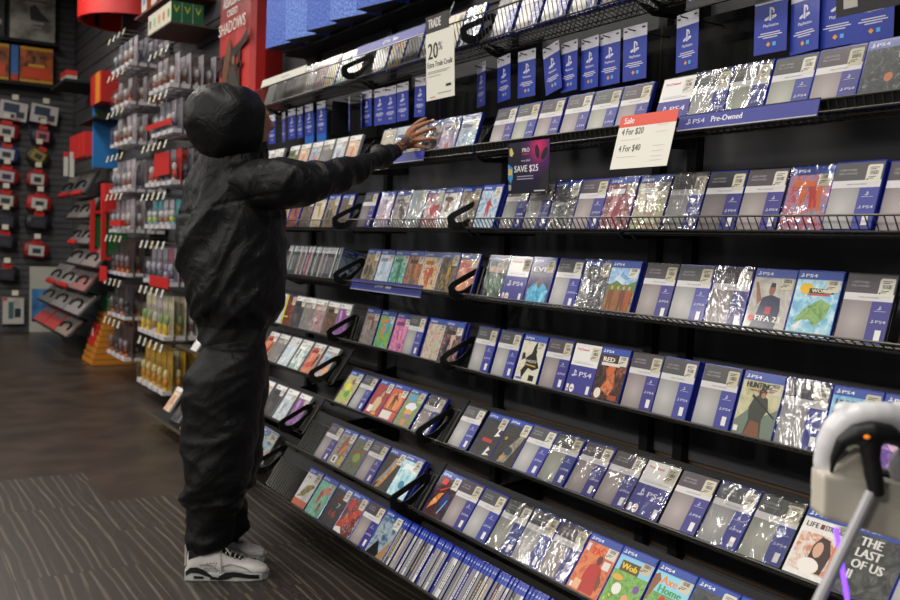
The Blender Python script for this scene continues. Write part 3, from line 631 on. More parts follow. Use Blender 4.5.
# ------------------------------------------------------------------ games, row by row
x, z, t = SH['A']
def seq(row, bay, x, z, t, y0, y1, keys, flags={}):
    """evenly from y0 (left) to y1 (right)"""
    n = len(keys); st = (y0-y1)/n; it = []
    class U(float): pass
    last = None
    for i, k in enumerate(keys):
        y = y0-st*i; it.append((y, k, flags.get(i, '')))
    global y_of
    keep = y_of; y_of = lambda u, xx, zz: u
    cases(row, bay, x, z, t, it); y_of = keep
seq('A', 'L', x, z, t, 5.10, 4.14, ['wdark', 'wgrey', 'wwhite', 'wrose', 'ystripe', 'wteal', 'worange'], {2: 'w', 3: 'n'})
seq('A', 'Z', x, z, t, 5.40, 5.13, ['wgrey', 'wdark'])
seq('A', 'M', x, z, t, 4.02, 3.10, ['dkgrey', 'multi', 'dkgrey', 'pale', 'pale', 'bluewhite'], {3: 'w', 5: 'w'})
seq('A', 'R', x, z, t, 3.03, 2.24, ['pc', 'pw', 'pc', 'pg', 'pw'])
seq('A', 'Q', x, z, t, 2.19, 1.3, ['pc', 'pw', 'pc', 'pg', 'pw', 'pc'])
x, z, t = SH['B']
seq('B', 'Z', x, z, t, 5.72, 5.15, ['wpeach', 'wwhite', 'wsilver', 'wwhite'])
seq('B', 'L', x, z, t, 5.06, 4.15, ['wgreen', 'wpeach', 'worange', 'wgrey', 'wsilver', 'wpeach'])
cases('B', 'M', x, z, t, [(374, 'pale', 'w'), (384.5, 'bluewhite', 'w'), (395, 'ystripe', 'w'), (406, 'greyred', 'w'), (419, 'lav', 'w'), (433, 'ice', 'w')])
cases('B', 'R', x, z, t, [(486.7, 'pw'), (508, 'pg'), (530.7, 'pw'), (556.5, 'pw'), (582.7, 'pg'), (608.5, 'pw')])
cases('B', 'Q', x, z, t, [(650, 'ps4', 'k'), (680, 'pc', 'w'), (714.7, 'pg', 'w'), (753, 'pg'), (797, 'pw'), (845, 'star'), (898, 'pc')])
x, z, t = SH['C']
seq('C', 'Z', x, z, t, 5.98, 5.15, ['brown', 'tan', 'cream', 'tan', 'reddark'])
seq('C', 'L', x, z, t, 5.09, 4.15, ['tan', 'reddark', 'brown', 'cream', 'tand', 'brown'])
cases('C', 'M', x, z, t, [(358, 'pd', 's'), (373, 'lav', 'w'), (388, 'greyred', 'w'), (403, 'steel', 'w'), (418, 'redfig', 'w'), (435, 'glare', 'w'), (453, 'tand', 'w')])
cases('C', 'R', x, z, t, [(474, 'bfall', 's'), (498, 'pc', 'w'), (521, 'pc', 'w'), (545, 'bw', 'w'), (570, 'pw'), (598, 'anime', 'w')])
cases('C', 'Q', x, z, t, [(628, 'fruit', 'w'), (661, 'pc', 'wk'), (696, 'pd', ''), (734, 'pw', 'k'), (774, 'party', 'w'), (819, 'pc', 's'), (874, 'pw', '')])
x, z, t = SH['D']
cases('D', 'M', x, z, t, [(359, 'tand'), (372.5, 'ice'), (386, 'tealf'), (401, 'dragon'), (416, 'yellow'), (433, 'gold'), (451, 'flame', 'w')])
cases('D', 'R', x, z, t, [(479, 'jungle', 'w'), (499, 'ps4'), (522.5, 'blueman'), (547.5, 'pc'), (574, 'bw', 'w'), (602, 'western', 's'), (634, 'pw', 'k'), (666.3, 'pc'), (702, 'pw', 'w'), (741, 'footy'), (784, 'golf'), (832, 'pw', 'k')])
x, z, t = SH['E']
seq('E', 'Z', x, z, t, 5.9, 5.15, ['wblue', 'wgrey', 'wrose', 'wdark', 'wgrey'])
seq('E', 'L', x, z, t, 5.1, 4.14, ['wblue', 'wyel', 'wdark', 'wgrey', 'wrose', 'wbrown', 'wpurple'], {6: ''})
cases('E', 'M', x, z, t, [(358.7, 'crowd'), (372.5, 'island'), (388, 'pink'), (403, 'pc', 's'), (422, 'pastel', 's'), (438, 'band', 's')])
cases('E', 'R', x, z, t, [(468, 'pc'), (490, 'pc'), (513, 'ghost'), (537.5, 'pw'), (563, 'ps4', 'k'), (590, 'cowboy'), (620, 'pw', 'k'), (653, 'pc', 's'), (691, 'pc'), (730, 'hunt'), (772, 'pc', 'w'), (818, 'hunt2'), (868, 'violet')])
x, z, t = SL['F']; seq('F', 'L', x, z, t, 5.09, 4.15, ['wred', 'wgrey', 'wblue', 'wteal', 'wred', 'worange'], {})
x, z, t = SL['G']; seq('G', 'L', x, z, t, 5.09, 4.15, ['wsilver', 'wblue', 'wpeach', 'wdark', 'wsilver', 'wpurple'], {})
x, z, t = SH['F']
cases('F', 'M', x, z, t, [(334, 'greeny'), (347.5, 'pc'), (363, 'redhair'), (377, 'sunset'), (392.5, 'cartoon'), (410, 'pw', 'w')])
cases('F', 'R', x, z, t, [(447, 'pc', 'k'), (468, 'slash'), (488, 'boat'), (511, 'pc'), (536, 'pg', 'w'), (564, 'pw', 'w'), (592, 'pw', 'wk'), (622, 'ps4', 'wk'), (656, 'pw', 'k'), (695, 'pc', 'w'), (736, 'pg', 'wk'), (779, 'strange', 'k'), (828, 'last', 'n'), (882, 'pc')])
x, z, t = SH['G']
cases('G', 'M', x, z, t, [(313, 'pw'), (326, 'advent'), (340, 'dino'), (354, 'pw'), (371, 'gun'), (387.5, 'sky', 's')])
cases('G', 'R', x, z, t, [(421, 'brick'), (440, 'pw'), (462, 'pc'), (484, 'pg', 'wk'), (508, 'pc', 'w'), (534, 'pw', 'w'), (561, 'bball'), (592, 'farm'), (628, 'redhat'), (664, 'grey'), (702, 'violet'), (745, 'pc'), (792, 'pw')])
x, z, t = SH['H']
cases('H', 'M', x, z, t, [(291, 'wing'), (304, 'teal'), (318.5, 'num'), (332, 'redslash'), (346.5, 'pw'), (361, 'mount')])

# spine-out runs
SPM = {}
def spine_mesh(c1, c2, top):
    k = (c1, c2, top)
    if k in SPM: return SPM[k]
    mb = MB(); z = 3e-4; w = CT; rr = random.Random(str(k))
    mb.poly([(.0010, .003, z), (w-.0010, .003, z), (w-.0010, .135 if top else .165, z), (.0010, .135 if top else .165, z)], printed(c1))
    if top:
        mb.poly([(.0015, .135, z), (w-.0015, .135, z), (w-.0015, .165, z), (.0015, .165, z)], printed(top))
        pslogo(mb, .004, .150, .007, z+1e-4, BANDW if top != 'dfe2e4' else INK)
    if c2:
        y = .03
        while y < .115:
            l = rr.uniform(.003, .009); mb.poly([(.0045, y, z+1e-4), (.0095, y, z+1e-4), (.0095, y+l, z+1e-4), (.0045, y+l, z+1e-4)], printed(c2)); y += l+.0022
    me = mb.mesh('spine_sleeve'); SPM[k] = me; return me
def spine_shell(m):
    mb = MB(); c = .001
    pts = [(c, 0), (CT-c, 0), (CT, c), (CT, CH-c), (CT-c, CH), (c, CH), (0, CH-c), (0, c)]
    mb.prism([(a, b, 0) for a, b in pts][::-1], (0, 0, -CW), m); return mb.mesh('game_case')
SSH = {'blue': spine_shell(BLUEP), 'clear': spine_shell(flat('6c7484', .25, 0, .3))}
SPC = [('8f8c8b', None, 'silver-grey'), ('86838a', None, 'mauve-grey'), ('c9c7c4', '6a6a6c', 'white'), ('dedcd8', '333335', 'white lettered'), ('787571', None, 'dark silver'), ('2f2c7e', 'c9c9dc', 'indigo'), ('4a4a40', 'c0a84a', 'olive lettered'), ('a49078', 'e4d8b0', 'sandy'), ('9a9794', None, 'light silver'), ('5a3a30', 'd0b090', 'brown')]
SPD = [('1f1c1e', 'a8a4a0', 'black'), ('5f5a58', None, 'grey'), ('b9b6b4', '5a5a5c', 'white'), ('2c4a34', 'c8c8c0', 'green'), ('b0241c', None, 'red'), ('2a3558', 'b8b8c8', 'navy'), ('4a2c20', 'c0a080', 'brown'), ('8d8680', None, 'pale grey')]
def spines(x, z, t, y0, n, pitch, order, where, group, sh, tops, SPC=SPC):
    for i in range(n):
        c1, c2, d = SPC[order[i % len(order)]]; rr = random.Random(i*7+3)
        o = bpy.data.objects.new('game_case', SSH[sh]); COL.objects.link(o)
        o.matrix_world = case_matrix(x, y0-i*pitch-rr.uniform(0, .0008), z+.001, t, 0, rr.uniform(-.006, .003))
        tag(o, '%s game spine, %s from left in the row %s' % (d, ordi(i), where), 'game', group)
        link('spine_sleeve', spine_mesh(c1, c2, tops[i % len(tops)]), o)
x, z, t = SH['H']
spines(x-.004, z, t, y_of(380, x, z), 56, .0154, [3, 0, 6, 2, 7, 8, 1, 9, 2, 0, 2, 4, 6, 0, 1, 3, 5, 0, 8, 4, 2, 1, 5, 0, 2, 3, 0, 4, 8, 2, 5, 0, 1], 'of spines on the bottom shelf', 'game spines on the bottom shelf', 'blue', ['2a45b0', '2a45b0', '24409e'])
x, z, t = SH['D']
spines(x, z, t, 5.02, 40, .0166, [0, 0, 1, 2, 3, 3, 0, 2, 0, 0, 1, 2, 6, 6, 0, 2, 5, 5, 4, 0, 2, 0, 0, 3, 2, 1, 0, 0, 2, 6, 0, 2, 5, 0, 0], 'of spines on the fifth shelf', 'game spines on the fifth shelf', 'clear', ['dfe2e4'], SPD)
M = case_matrix(x+.0, 4.328, z+.001, t); M = M @ Matrix.Rotation(PI/2, 4, 'Y') @ Matrix.Translation((0, 0, 0))
make_case('mount', M, 'game case, blue-grey, turned sideways at the right end of the spines, fifth shelf', 'games face out on fifth shelf', 'clear', False, True)
x, z, t = SL['H']
spines(x, z, t, 4.76, 7, .0166, [2, 0, 2, 1, 4, 2, 7], 'of low left-bay spines', 'game spines low in the left bay', 'clear', ['dfe2e4'], SPD)
M = case_matrix(x+.0, 4.58, z+.001, t) @ Matrix.Rotation(R(50), 4, 'Y')
make_case('mount', M, 'game case, blue-grey, angled at the end of spines low in the left bay', 'games face out on bottom shelf', 'clear', False, True)
seq('H', 'L', x, z, t, 5.1, 4.82, ['wdark', 'wgrey'])
# ------------------------------------------------------------------ signs and strips on the games wall
def wallM(x, y, z, lean=0, turn=0):
    """sign frame: local x to the right along the wall, y up, z out of it; lean>0 tips the top back, turn yaws it"""
    M = case_matrix(x, y, z, lean)
    return M @ Matrix.Rotation(turn, 4, 'Y')
PURP = printed('383d94'); PW2 = printed('d8d8ea')
def strip(x, y0, y1, z, h, words, label, col=None, lean=R(12)):
    w = y0-y1; mb = MB(); mb.box(0, 0, -.003, w, h, 0, col or PURP); mb.box(0, -.003, -.004, w, 0, .002, flat('b9b9c0', .3)); mb.box(0, h, -.004, w, h+.002, .001, PLATE)
    o = mb.build('shelf_strip', None, wallM(x, y0, z, lean)); tag(o, label, 'sign', 'label strips on the shelf edges')
    if words:
        mb = MB(); xx, ls = words[0], words[1:]
        pslogo(mb, xx, h*.32, h*.42, 6e-4, PW2); xx += h*.62
        k = text(mb, 'PS4', xx, h*.36, h*.32, 6e-4, PW2, h*1.05, .0008); xx += h*1.05+h*.6
        text(mb, ls[0], xx, h*.34, h*.40, 6e-4, printed('f0f0f4'), None, .0012)
        mb.build('lettering', o)
    return o
strip(1.925, 1.975, 1.515, 1.602, .040, (.03, 'Pre-Owned'), 'purple pre-owned strip on the seventh shelf edge, beside the sale card')
strip(1.93, 3.66, 3.41, 1.604, .038, None, 'short purple strip on shelf edge just below the reaching hand')
strip(1.935, 4.06, 3.40, 1.046, .046, (.24, 'New'), 'purple new-games strip on the fifth shelf edge, middle bay')
strip(1.926, 4.06, 3.43, 2.112, .042, (.26, 'New'), 'purple new-games strip on the top shelf edge')
s_ = strip(1.926, 5.30, 4.66, 2.118, .042, None, 'white label strip on the top shelf edge, left bay', printed('d6d4c8'))
mb = MB(); mb.poly([(.30, .016, 6e-4), (.42, .016, 6e-4), (.42, .023, 6e-4), (.30, .023, 6e-4)], flat('9a988c')); mb.build('lettering', s_)
# hanging trade card
w, h = .213, .325
M = wallM(1.905, 3.352, 1.828, R(-3))
root = empty('hanging_sign', M, 'white hanging trade-credit sign reading 20% with black header', 'sign')
mb = MB(); mb.box(0, 0, -.0012, w, h*.80, 0, flat('e4e2d6', .6)); z = 5e-4; K = flat('222222', .6); G = flat('8a887e')
text(mb, '20', .016, .158, .062, z, K, .074, .004); text(mb, '%', .096, .185, .032, z, K, .03, .001); text(mb, 'Extra Trade Credit', .012, .126, .021, z, K, .188, .0012)
for yy, l in ((.108, .17), (.102, .15), (.09, .10)): mb.poly([(.012, yy, z), (.012+l, yy, z), (.012+l, yy+.0025, z), (.012, yy+.0025, z)], G)
mb.poly([(.15, .042, z), (.19, .042, z), (.19, .052, z), (.15, .052, z)], K); mb.poly([(.03, .008, z), (.07, .008, z), (.07, .013, z), (.03, .013, z)], flat('d8907c')); mb.poly([(.09, .02, z), (.19, .02, z), (.19, .023, z), (.09, .023, z)], G)
mb.build('card', root)
mb = MB(); mb.box(0, h*.80, -.0012, w*.82, h, .0004, flat('191919', .5)); text(mb, 'TRADE', .02, h*.855, .034, z+5e-4, flat('d8d6d0'), .095, .003); mb.build('header', root)
mb = MB(); mb.tube([(w*.86, h*.9, 0), (w*.9, h*.95, .006), (w*.95, h*1.02, 0), (w*.92, h*1.08, -.012)], .0025, flat('c8c8c8', .3, .8), 6); mb.build('hook', root)
# headset offer card
w, h = .238, .172
M = wallM(1.93, 2.795, 1.452, R(-2)); root = empty('hanging_sign', M, 'dark purple SAVE $25 headset sign hanging below seventh shelf', 'sign')
m, nt, b = newmat('offer_print'); uv = N(nt, 'ShaderNodeUVMap'); mp = N(nt, 'ShaderNodeMapping'); mp.inputs['Location'].default_value = (-3.6, -5.2, 0); mp.inputs['Scale'].default_value = (18, 30, 1)
mp.inputs['Location'].default_value = (-.178*9, -.15*9, 0); mp.inputs['Scale'].default_value = (9, 9, 1)
g = N(nt, 'ShaderNodeTexGradient', gradient_type='SPHERICAL'); crr = N(nt, 'ShaderNodeValToRGB'); e = crr.color_ramp.elements
e[0].color = hx('14122a')+(1,); e[1].color = hx('d8246a')+(1,); x_ = e.new(.45); x_.color = hx('4a1a5a')+(1,)
nt.links.new(uv.outputs[0], mp.inputs[0]); nt.links.new(mp.outputs[0], g.inputs[0]); nt.links.new(g.outputs['Fac'], crr.inputs[0]); nt.links.new(crr.outputs[0], b.inputs['Base Color']); b.inputs['Roughness'].default_value = .4
mb = MB(); mb.box(0, 0, -.0015, w, h, 0, m); z = 5e-4; Wt = printed('e8e6ec')
text(mb, 'SAVE $25', .038, .066, .026, z, Wt, .138, .0015); text(mb, 'PRO', .084, .136, .014, z, Wt, .042, .001); mb.poly([(.084, .128, z), (.122, .128, z), (.122, .131, z), (.084, .131, z)], printed('d0402c')); text(mb, 'new $25', .08, .104, .007, z, Wt, .05)
for yy in (.053, .044): mb.poly([(.055, yy, z), (.15, yy, z), (.15, yy+.003, z), (.055, yy+.003, z)], printed('b0a8c0'))
mb.poly([(.0, .05, z), (.018, .03, z), (.03, .05, z), (.03, .085, z), (.0, .1, z)], printed('3a8ac0')); mb.poly([(.004, .06, z+1e-4), (.026, .062, z+1e-4), (.026, .08, z+1e-4), (.004, .085, z+1e-4)], printed('d8b03a'))
mb.poly([(.01, .13, z), (.022, .124, z), (.034, .136, z), (.02, .156, z), (.008, .15, z)], printed('d8c07a')); mb.poly([(.006, .008, z), (.02, .008, z), (.02, .028, z), (.006, .028, z)], printed('a8a4a8')); mb.poly([(.18, .0, z), (.236, .0, z), (.236, .08, z), (.205, .06, z)], printed('232026'))
mb.poly([(.155, .002, z+1e-4), (.215, .002, z+1e-4), (.215, .005, z+1e-4), (.155, .005, z+1e-4)], Wt)
for cx, cy, a in ((.17, .134, .25), (.21, .126, -.7)): mb.poly([(cx+.012*math.cos(q)*math.cos(a)-.024*math.sin(q)*math.sin(a), cy+.012*math.cos(q)*math.sin(a)+.024*math.sin(q)*math.cos(a), z) for q in [2*PI*i/16 for i in range(16)]], printed('1c141c'))
mb.build('card', root); mb = MB(); mb.box(-.002, -.004, -.003, w+.002, 0, .001, PLATE); mb.build('holder', root)
# sale card, tipped forward
w = .232; M = wallM(1.845, 2.158, 1.497, R(13)); h = .160
root = empty('sale_sign', M, 'white sale card with red header reading 4 For $20', 'sign')
mb = MB(); mb.box(0, 0, -.0012, w, h*.78, 0, flat('e6e4da', .6)); z = 5e-4; K = flat('4a463c', .6)
text(mb, '4 For $20', .018, .098, .022, z, K, .09, .0006); text(mb, '4 For $40', .02, .048, .022, z, K, .09, .0006)
for yy in (.085, .034): mb.poly([(.018, yy, z), (.1, yy, z), (.1, yy+.0015, z), (.018, yy+.0015, z)], flat('c8c6c0'))
for yy in (.12, .1, .06, .045, .03, .018): mb.poly([(.16, yy, z), (.205, yy, z), (.205, yy+.002, z), (.16, yy+.002, z)], flat('d8c8c0'))
mb.build('card', root); mb = MB(); mb.box(0, h*.78, -.0012, w, h, .0002, flat('e0503c', .5)); text(mb, 'Sale', .018, h*.84, .019, 8e-4, flat('f0e4de'), .042, .002); mb.build('header', root)

# ------------------------------------------------------------------ gift cards and their backing panels
for y0, y1, k in ((YL+.9, YL, 'far bay'), (YL, YM, 'left bay'), (YM, YR, 'middle bay'), (YR, 2.335, 'right bay'), (2.335, YE, 'rightmost bay')):
    mb = MB(); mb.box(WX-.05, y1+.003, 1.79, WX-.034, y0-.003, 1.985, BLACK); mb.box(WX-.052, y1, 1.79, WX-.033, y1+.0025, 1.985, GROOVE)
    tag(mb.build('hanging_board'), 'black hanging panel behind the gift cards, '+k, 'panel', 'panels behind the gift cards')
mb = MB(); GB = printed('25399f'); GW = printed('d9d8e4'); w, h = .108, .168; z = 5e-4
mb.box(0, 0, -.0008, w, h*.78, 0, GB); mb.box(0, h*.78, -.0008, w, h, 0, GW)
pslogo(mb, w*.32, h*.5, w*.34, z, GW); text(mb, 'PlayStation', w*.28, h*.40, .010, z, GW, w*.46, .0006)
for yy, a, b_ in ((.31, .2, .8), (.275, .12, .86), (.24, .28, .72)): mb.poly([(w*a, h*yy, z), (w*b_, h*yy, z), (w*b_, h*yy+.0026, z), (w*a, h*yy+.0026, z)], GW)
o_ = printed('e8a020'); mb.poly([(w*.38, h*.14, z), (w*.45, h*.10, z), (w*.52, h*.14, z), (w*.45, h*.18, z)], o_); mb.poly([(w*.58, h*.11, z), (w*.68, h*.11, z), (w*.68, h*.17, z), (w*.58, h*.17, z)], printed('5ab0e8'))
mb.poly([(w*.05, h*.9, z), (w*.18, h*.9, z), (w*.18, h*.93, z), (w*.05, h*.93, z)], INK); mb.poly([(w*.8, h*.92, z), (w*.93, h*.92, z), (w*.93, h*.95, z), (w*.8, h*.95, z)], INK)
GIFT = mb.mesh('gift_card')
mb = MB(); mb.tube([(w/2, h*.9, -.20), (w/2, h*.9, .028), (w/2, h*.915, .034)], .0022, PLATE, 6); mb.box(w/2-.012, h*.86, .0, w/2+.012, h*.905, .0015, PLATE); HOOKM = mb.mesh('card_hook')
gi = 0
def gift(u, v, x=2.05, turn=0, roll=0, note='', wide=None, hook=True):
    """u,v: top left corner of the card"""
    global gi; p = atx(u, v, x); M = Matrix.Translation((0, 0, 0)) @ wallM(x, p.y, p.z-.168, R(-2))
    M = M @ Matrix.Translation((.054, .15, 0)) @ Matrix.Rotation(turn, 4, 'Y') @ Matrix.Rotation(roll, 4, 'Z') @ Matrix.Translation((-.054, -.15, 0))
    o = bpy.data.objects.new('hanging_gift_card', GIFT); COL.objects.link(o); o.matrix_world = M
    tag(o, 'blue and white console gift card, %s in the hanging row%s' % (ordi(gi)+' from left', note), 'gift card', 'gift cards on hooks'); gi += 1
    if hook:
        hk = bpy.data.objects.new('card_hook', HOOKM); COL.objects.link(hk); d = WX-.052-x
        hk.matrix_world = wallM(x, p.y, p.z-.168) @ Matrix.Translation((0, 0, .0)) @ Matrix.Diagonal((1, 1, 1, 1))
        tag(hk, 'black hook holding the %s gift card from left' % ordi(gi-1), 'hook', 'gift card hooks')
    return o
for u, v, tn in ((269.5, 116, 0), (281, 113.5, -12), (289, 110, 0), (297, 108.5, -6)): gift(u, v, turn=R(tn))
for i, (u, v) in enumerate(((306, 105.5), (318, 102.5))):      # two blue wallets, card on a deeper backing
    o = gift(u, v); mb = MB(); mb.box(-.004, -.06, -.006, .112, .115, -.001, printed('1a62b8')); mb.build('wallet', o)
gift(345.5, 98, turn=R(-22)); gift(357.5, 95, turn=R(-24))
for u, v in ((362.5, 92.5), (375.5, 90), (386, 88), (398, 84.5)): gift(u, v)
gift(415.5, 79, turn=R(-4), roll=R(-4)); gift(434.5, 78, turn=R(-32), note=', half hidden')
for u, v, tn, rl in ((475, 65, -16, 0), (497, 58, -8, 2), (519.5, 52.5, 0, 0), (543, 47, -6, 9), (561, 44, -8, 0), (581, 40, -8, 0), (600.5, 35, -3, 0), (625, 28.5, 0, 0), (676, 16, -10, 0), (757, -7, 0, 0), (790, -10, -12, 0), (822, -18, 0, 0), (857, -26, 0, 0)): gift(u, v, 2.05, R(tn), R(rl))
# stiff dark card seen edge-on and long empty hooks
mb = MB(); mb.box(0, 0, 0, .002, .17, .1, PLATE); tag(mb.build('blank_card', None, wallM(2.12, atx(337, 120, 2.05).y, 1.80)), 'black blank card hanging edge-on between gift cards', 'card')
for i, (u, v) in enumerate(((323, 77), (332, 84))):
    p = atx(u, v, 1.93); mb = MB(); mb.tube([(1.93, p.y, p.z), (WX-.004, p.y, p.z)], .003, flat('9a9a9a', .3, .8), 6); mb.ball((1.93, p.y, p.z), .008, flat('c8c6c0', .4), 8, 5)
    tag(mb.build('peg_hook'), 'long empty silver hook above the gift cards, %s one' % ('upper' if i == 0 else 'lower'), 'hook')
# dark flyers at the top right
p = atx(868, 13, 1.85); mb = MB(); mb.box(0, 0, -.002, .36, .20, 0, flat('232327', .5)); mb.poly([(.02, .015, 5e-4), (.055, .015, 5e-4), (.055, .05, 5e-4), (.02, .05, 5e-4)], flat('b8b6ae'))
for yy in (.028,): mb.poly([(.07, yy, 5e-4), (.32, yy, 5e-4), (.32, yy+.012, 5e-4), (.07, yy+.012, 5e-4)], flat('8a8884'))
mb.poly(ell(.05, .09, .016, .012, 5e-4), printed('2a5ab8'))
tag(mb.build('hanging_sign', None, wallM(1.85, atx(836, 18, 1.85).y, atx(836, 18, 1.85).z, R(-6))), 'dark flyer with pale small print hanging at the top right', 'sign')
p = atx(686, 9, 2.0); mb = MB(); mb.box(0, 0, -.004, .30, .10, 0, flat('141419', .4)); mb.box(0, -.006, -.006, .30, 0, .003, PLATE); mb.poly([(.01, .02, 5e-4), (.04, .02, 5e-4), (.035, .06, 5e-4), (.012, .06, 5e-4)], printed('2a4ab0'))
tag(mb.build('hanging_sign', None, wallM(2.0, p.y, p.z, 0)), 'dark sign in a black holder above the lone gift card', 'sign')

# blue mottled boxes on the high shelf
BOXM = objnoise('blue_mottled', '2747a8', '4f78da', 75, .5, 0, detail=3)
BOXM2 = objnoise('blue_mottled_pale', '3a62c4', '7a9ce8', 75, .5, 0, detail=3)  # paler copy of the blue, alternated so box faces seem shaded differently
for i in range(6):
    y = 5.40-.300*i; mb = MB(); mb.box(0, 0, -.10, .272, .36, 0, (BOXM, BOXM2)[i % 2]); mb.box(0, -.0015, -.10, .272, 0, 0, flat('3a3c46', .7))  # thin dark underside colours in the shade beneath each box
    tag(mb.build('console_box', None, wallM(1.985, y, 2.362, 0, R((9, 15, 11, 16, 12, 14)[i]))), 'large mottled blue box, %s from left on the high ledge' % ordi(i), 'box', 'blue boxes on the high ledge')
mb = MB(); mb.box(2.10, 3.55, 2.335, WX-.003, 5.42, 2.348, BLACK); tag(mb.build('ledge_shelf'), 'black high ledge carrying the blue boxes', 'shelf')

# ------------------------------------------------------------------ curved game poster standee
mb = MB(); yN, yF, zb, zt = 5.69, 6.30, 2.07, 3.15
m, nt, b = newmat('poster_print'); uv = N(nt, 'ShaderNodeUVMap'); sp = N(nt, 'ShaderNodeSeparateXYZ'); no = N(nt, 'ShaderNodeTexNoise'); no.inputs['Scale'].default_value = 4
ad_ = N(nt, 'ShaderNodeMath', operation='MULTIPLY_ADD'); ad_.inputs[1].default_value = .5; cr = N(nt, 'ShaderNodeValToRGB'); e = cr.color_ramp.elements
nt.links.new(uv.outputs[0], sp.inputs[0]); nt.links.new(uv.outputs[0], no.inputs['Vector']); nt.links.new(no.outputs[0], ad_.inputs[0]); nt.links.new(sp.outputs['Y'], ad_.inputs[2]); nt.links.new(ad_.outputs[0], cr.inputs[0])
e[0].position = .25; e[0].color = hx('c4201c')+(1,); e[1].position = 1.1; e[1].color = hx('3a1c1c')+(1,); q_ = e.new(.62); q_.color = hx('b3241f')+(1,); q2 = e.new(.95); q2.color = hx('5a1f1e')+(1,)
nt.links.new(cr.outputs[0], b.inputs['Base Color']); b.inputs['Roughness'].default_value = .45
prof = [(2.0, yF), (1.985, (yF*2+yN)/3), (1.985, (yF+yN*2)/3), (2.0, yN+.03), (2.03, yN), (2.09, yN-.003), (WX-.01, yN+.08)]
acc = 0; L = sum(math.dist(prof[i], prof[i+1]) for i in range(3)); 
for i in range(6):
    a, c_ = prof[i], prof[i+1]; d = math.dist(a, c_); u0 = acc/L; acc += d; u1 = acc/L
    mb.poly([(a[0], a[1], zb), (c_[0], c_[1], zb), (c_[0], c_[1], zt), (a[0], a[1], zt)], m, [(u0, 0), (u1, 0), (u1, 1), (u0, 1)])
    mb.poly([(a[0]+.004, a[1]+.004, zb), (a[0]+.004, a[1]+.004, zt), (c_[0]+.004, c_[1]+.004, zt), (c_[0]+.004, c_[1]+.004, zb)], flat('5a5a5a'))
po = mb.build('poster_standee'); tag(po, 'tall red game poster standee with torii gate on the wall', 'poster')
mb = MB(); PM = wallM(1.981, yF, zb); z = 3e-3; W_ = yF-yN; TG = printed('2a1a16'); PWt = printed('e2dcd4')
mb.poly([(0, .33, z), (.1, .355, z), (.3, .375, z), (.48, .41, z), (W_, .48, z), (W_*.98, .40, z), (.3, .30, z), (0, .27, z)], TG); mb.poly([(.08, .22, z), (.5, .25, z), (.5, .28, z), (.08, .25, z)], TG)
mb.poly([(.12, 0, z), (.17, 0, z), (.17, .33, z), (.12, .33, z)], TG); mb.poly([(.42, 0, z), (.47, 0, z), (.47, .35, z), (.42, .35, z)], TG); z += 5e-4
mb.poly([(.14, 0, z), (.52, 0, z), (.5, .1, z), (.36, .26, z), (.3, .3, z), (.24, .24, z), (.2, .12, z)], printed('3c3630')); mb.poly([(.1, .1, z), (.24, .2, z), (.3, .4, z), (.24, .46, z), (.14, .3, z)], printed('6a4428')); mb.poly(ell(.34, .3, .03, .035, z), printed('7a5a48'))
text(mb, 'SHADOWS', .04, .49, .075, z, PWt, W_-.1, .003); text(mb, 'ASSASSIN\'S', .12, .655, .065, z, PWt, .33, .003); text(mb, 'CREED', .2, .592, .042, z, PWt, .2, .003)
lo = mb.build('artwork', po, PM)

# ------------------------------------------------------------------ peg wall: blister packs on hooks
PEGM = flat('8f8f90', .3, .8)
mb = MB(); mb.tube([(0, 0, 0), (-.385, 0, 0), (-.40, 0, .012)], .0035, PEGM, 5); mb.tube([(0, 0, .03), (-.385, 0, .03)], .0022, PEGM, 4); PEG = mb.mesh('peg_hook')
def flap(c):
    mb = MB(); mb.prism([(-.388, -.024, .040), (-.388, .024, .040), (-.404, .024, -.014), (-.404, -.024, -.014)], (.003, 0, .003), c); return mb.mesh('price_tag')
FLAP = [flap(flat('c8bc9e', .6)), flap(flat('bcc2b8', .6)), flap(flat('ccc7ba', .6))]
def pack_meshes(card, toys, w, h, d, base):
    mb = MB(); mb.box(-.001, -w/2, 0, .001, w/2, h, card); a = mb.mesh('backing_card')
    mb = MB(); bw = w*.9; bh = h*.72
    for q in (((-.002, -bw/2, .004), (-d, -bw/2, .004), (-d, -bw/2, bh), (-.002, -bw/2, bh)), ((-.002, bw/2, .004), (-.002, bw/2, bh), (-d, bw/2, bh), (-d, bw/2, .004)), ((-d, -bw/2, .004), (-d, bw/2, .004), (-d, bw/2, bh), (-d, -bw/2, bh)), ((-.002, -bw/2, bh), (-d, -bw/2, bh), (-d, bw/2, bh), (-.002, bw/2, bh))): mb.poly(q, CLEAR)
    c = mb.mesh('blister'); mb = MB()
    rr = random.Random(str(toys)); 
    for i in range(3): mb.ball((-d*.5, rr.uniform(-.2, .2)*w, .03+i*bh*.26), (d*.3, w*.2, bh*.17), toys[i % len(toys)], 8, 6)
    t = mb.mesh('toy'); mb = MB(); mb.box(-d+.002, -bw/2+.002, .003, -.003, bw/2-.002, base, flat('d6d4d8', .5)); s = mb.mesh('base_label')
    return a, c, t, s
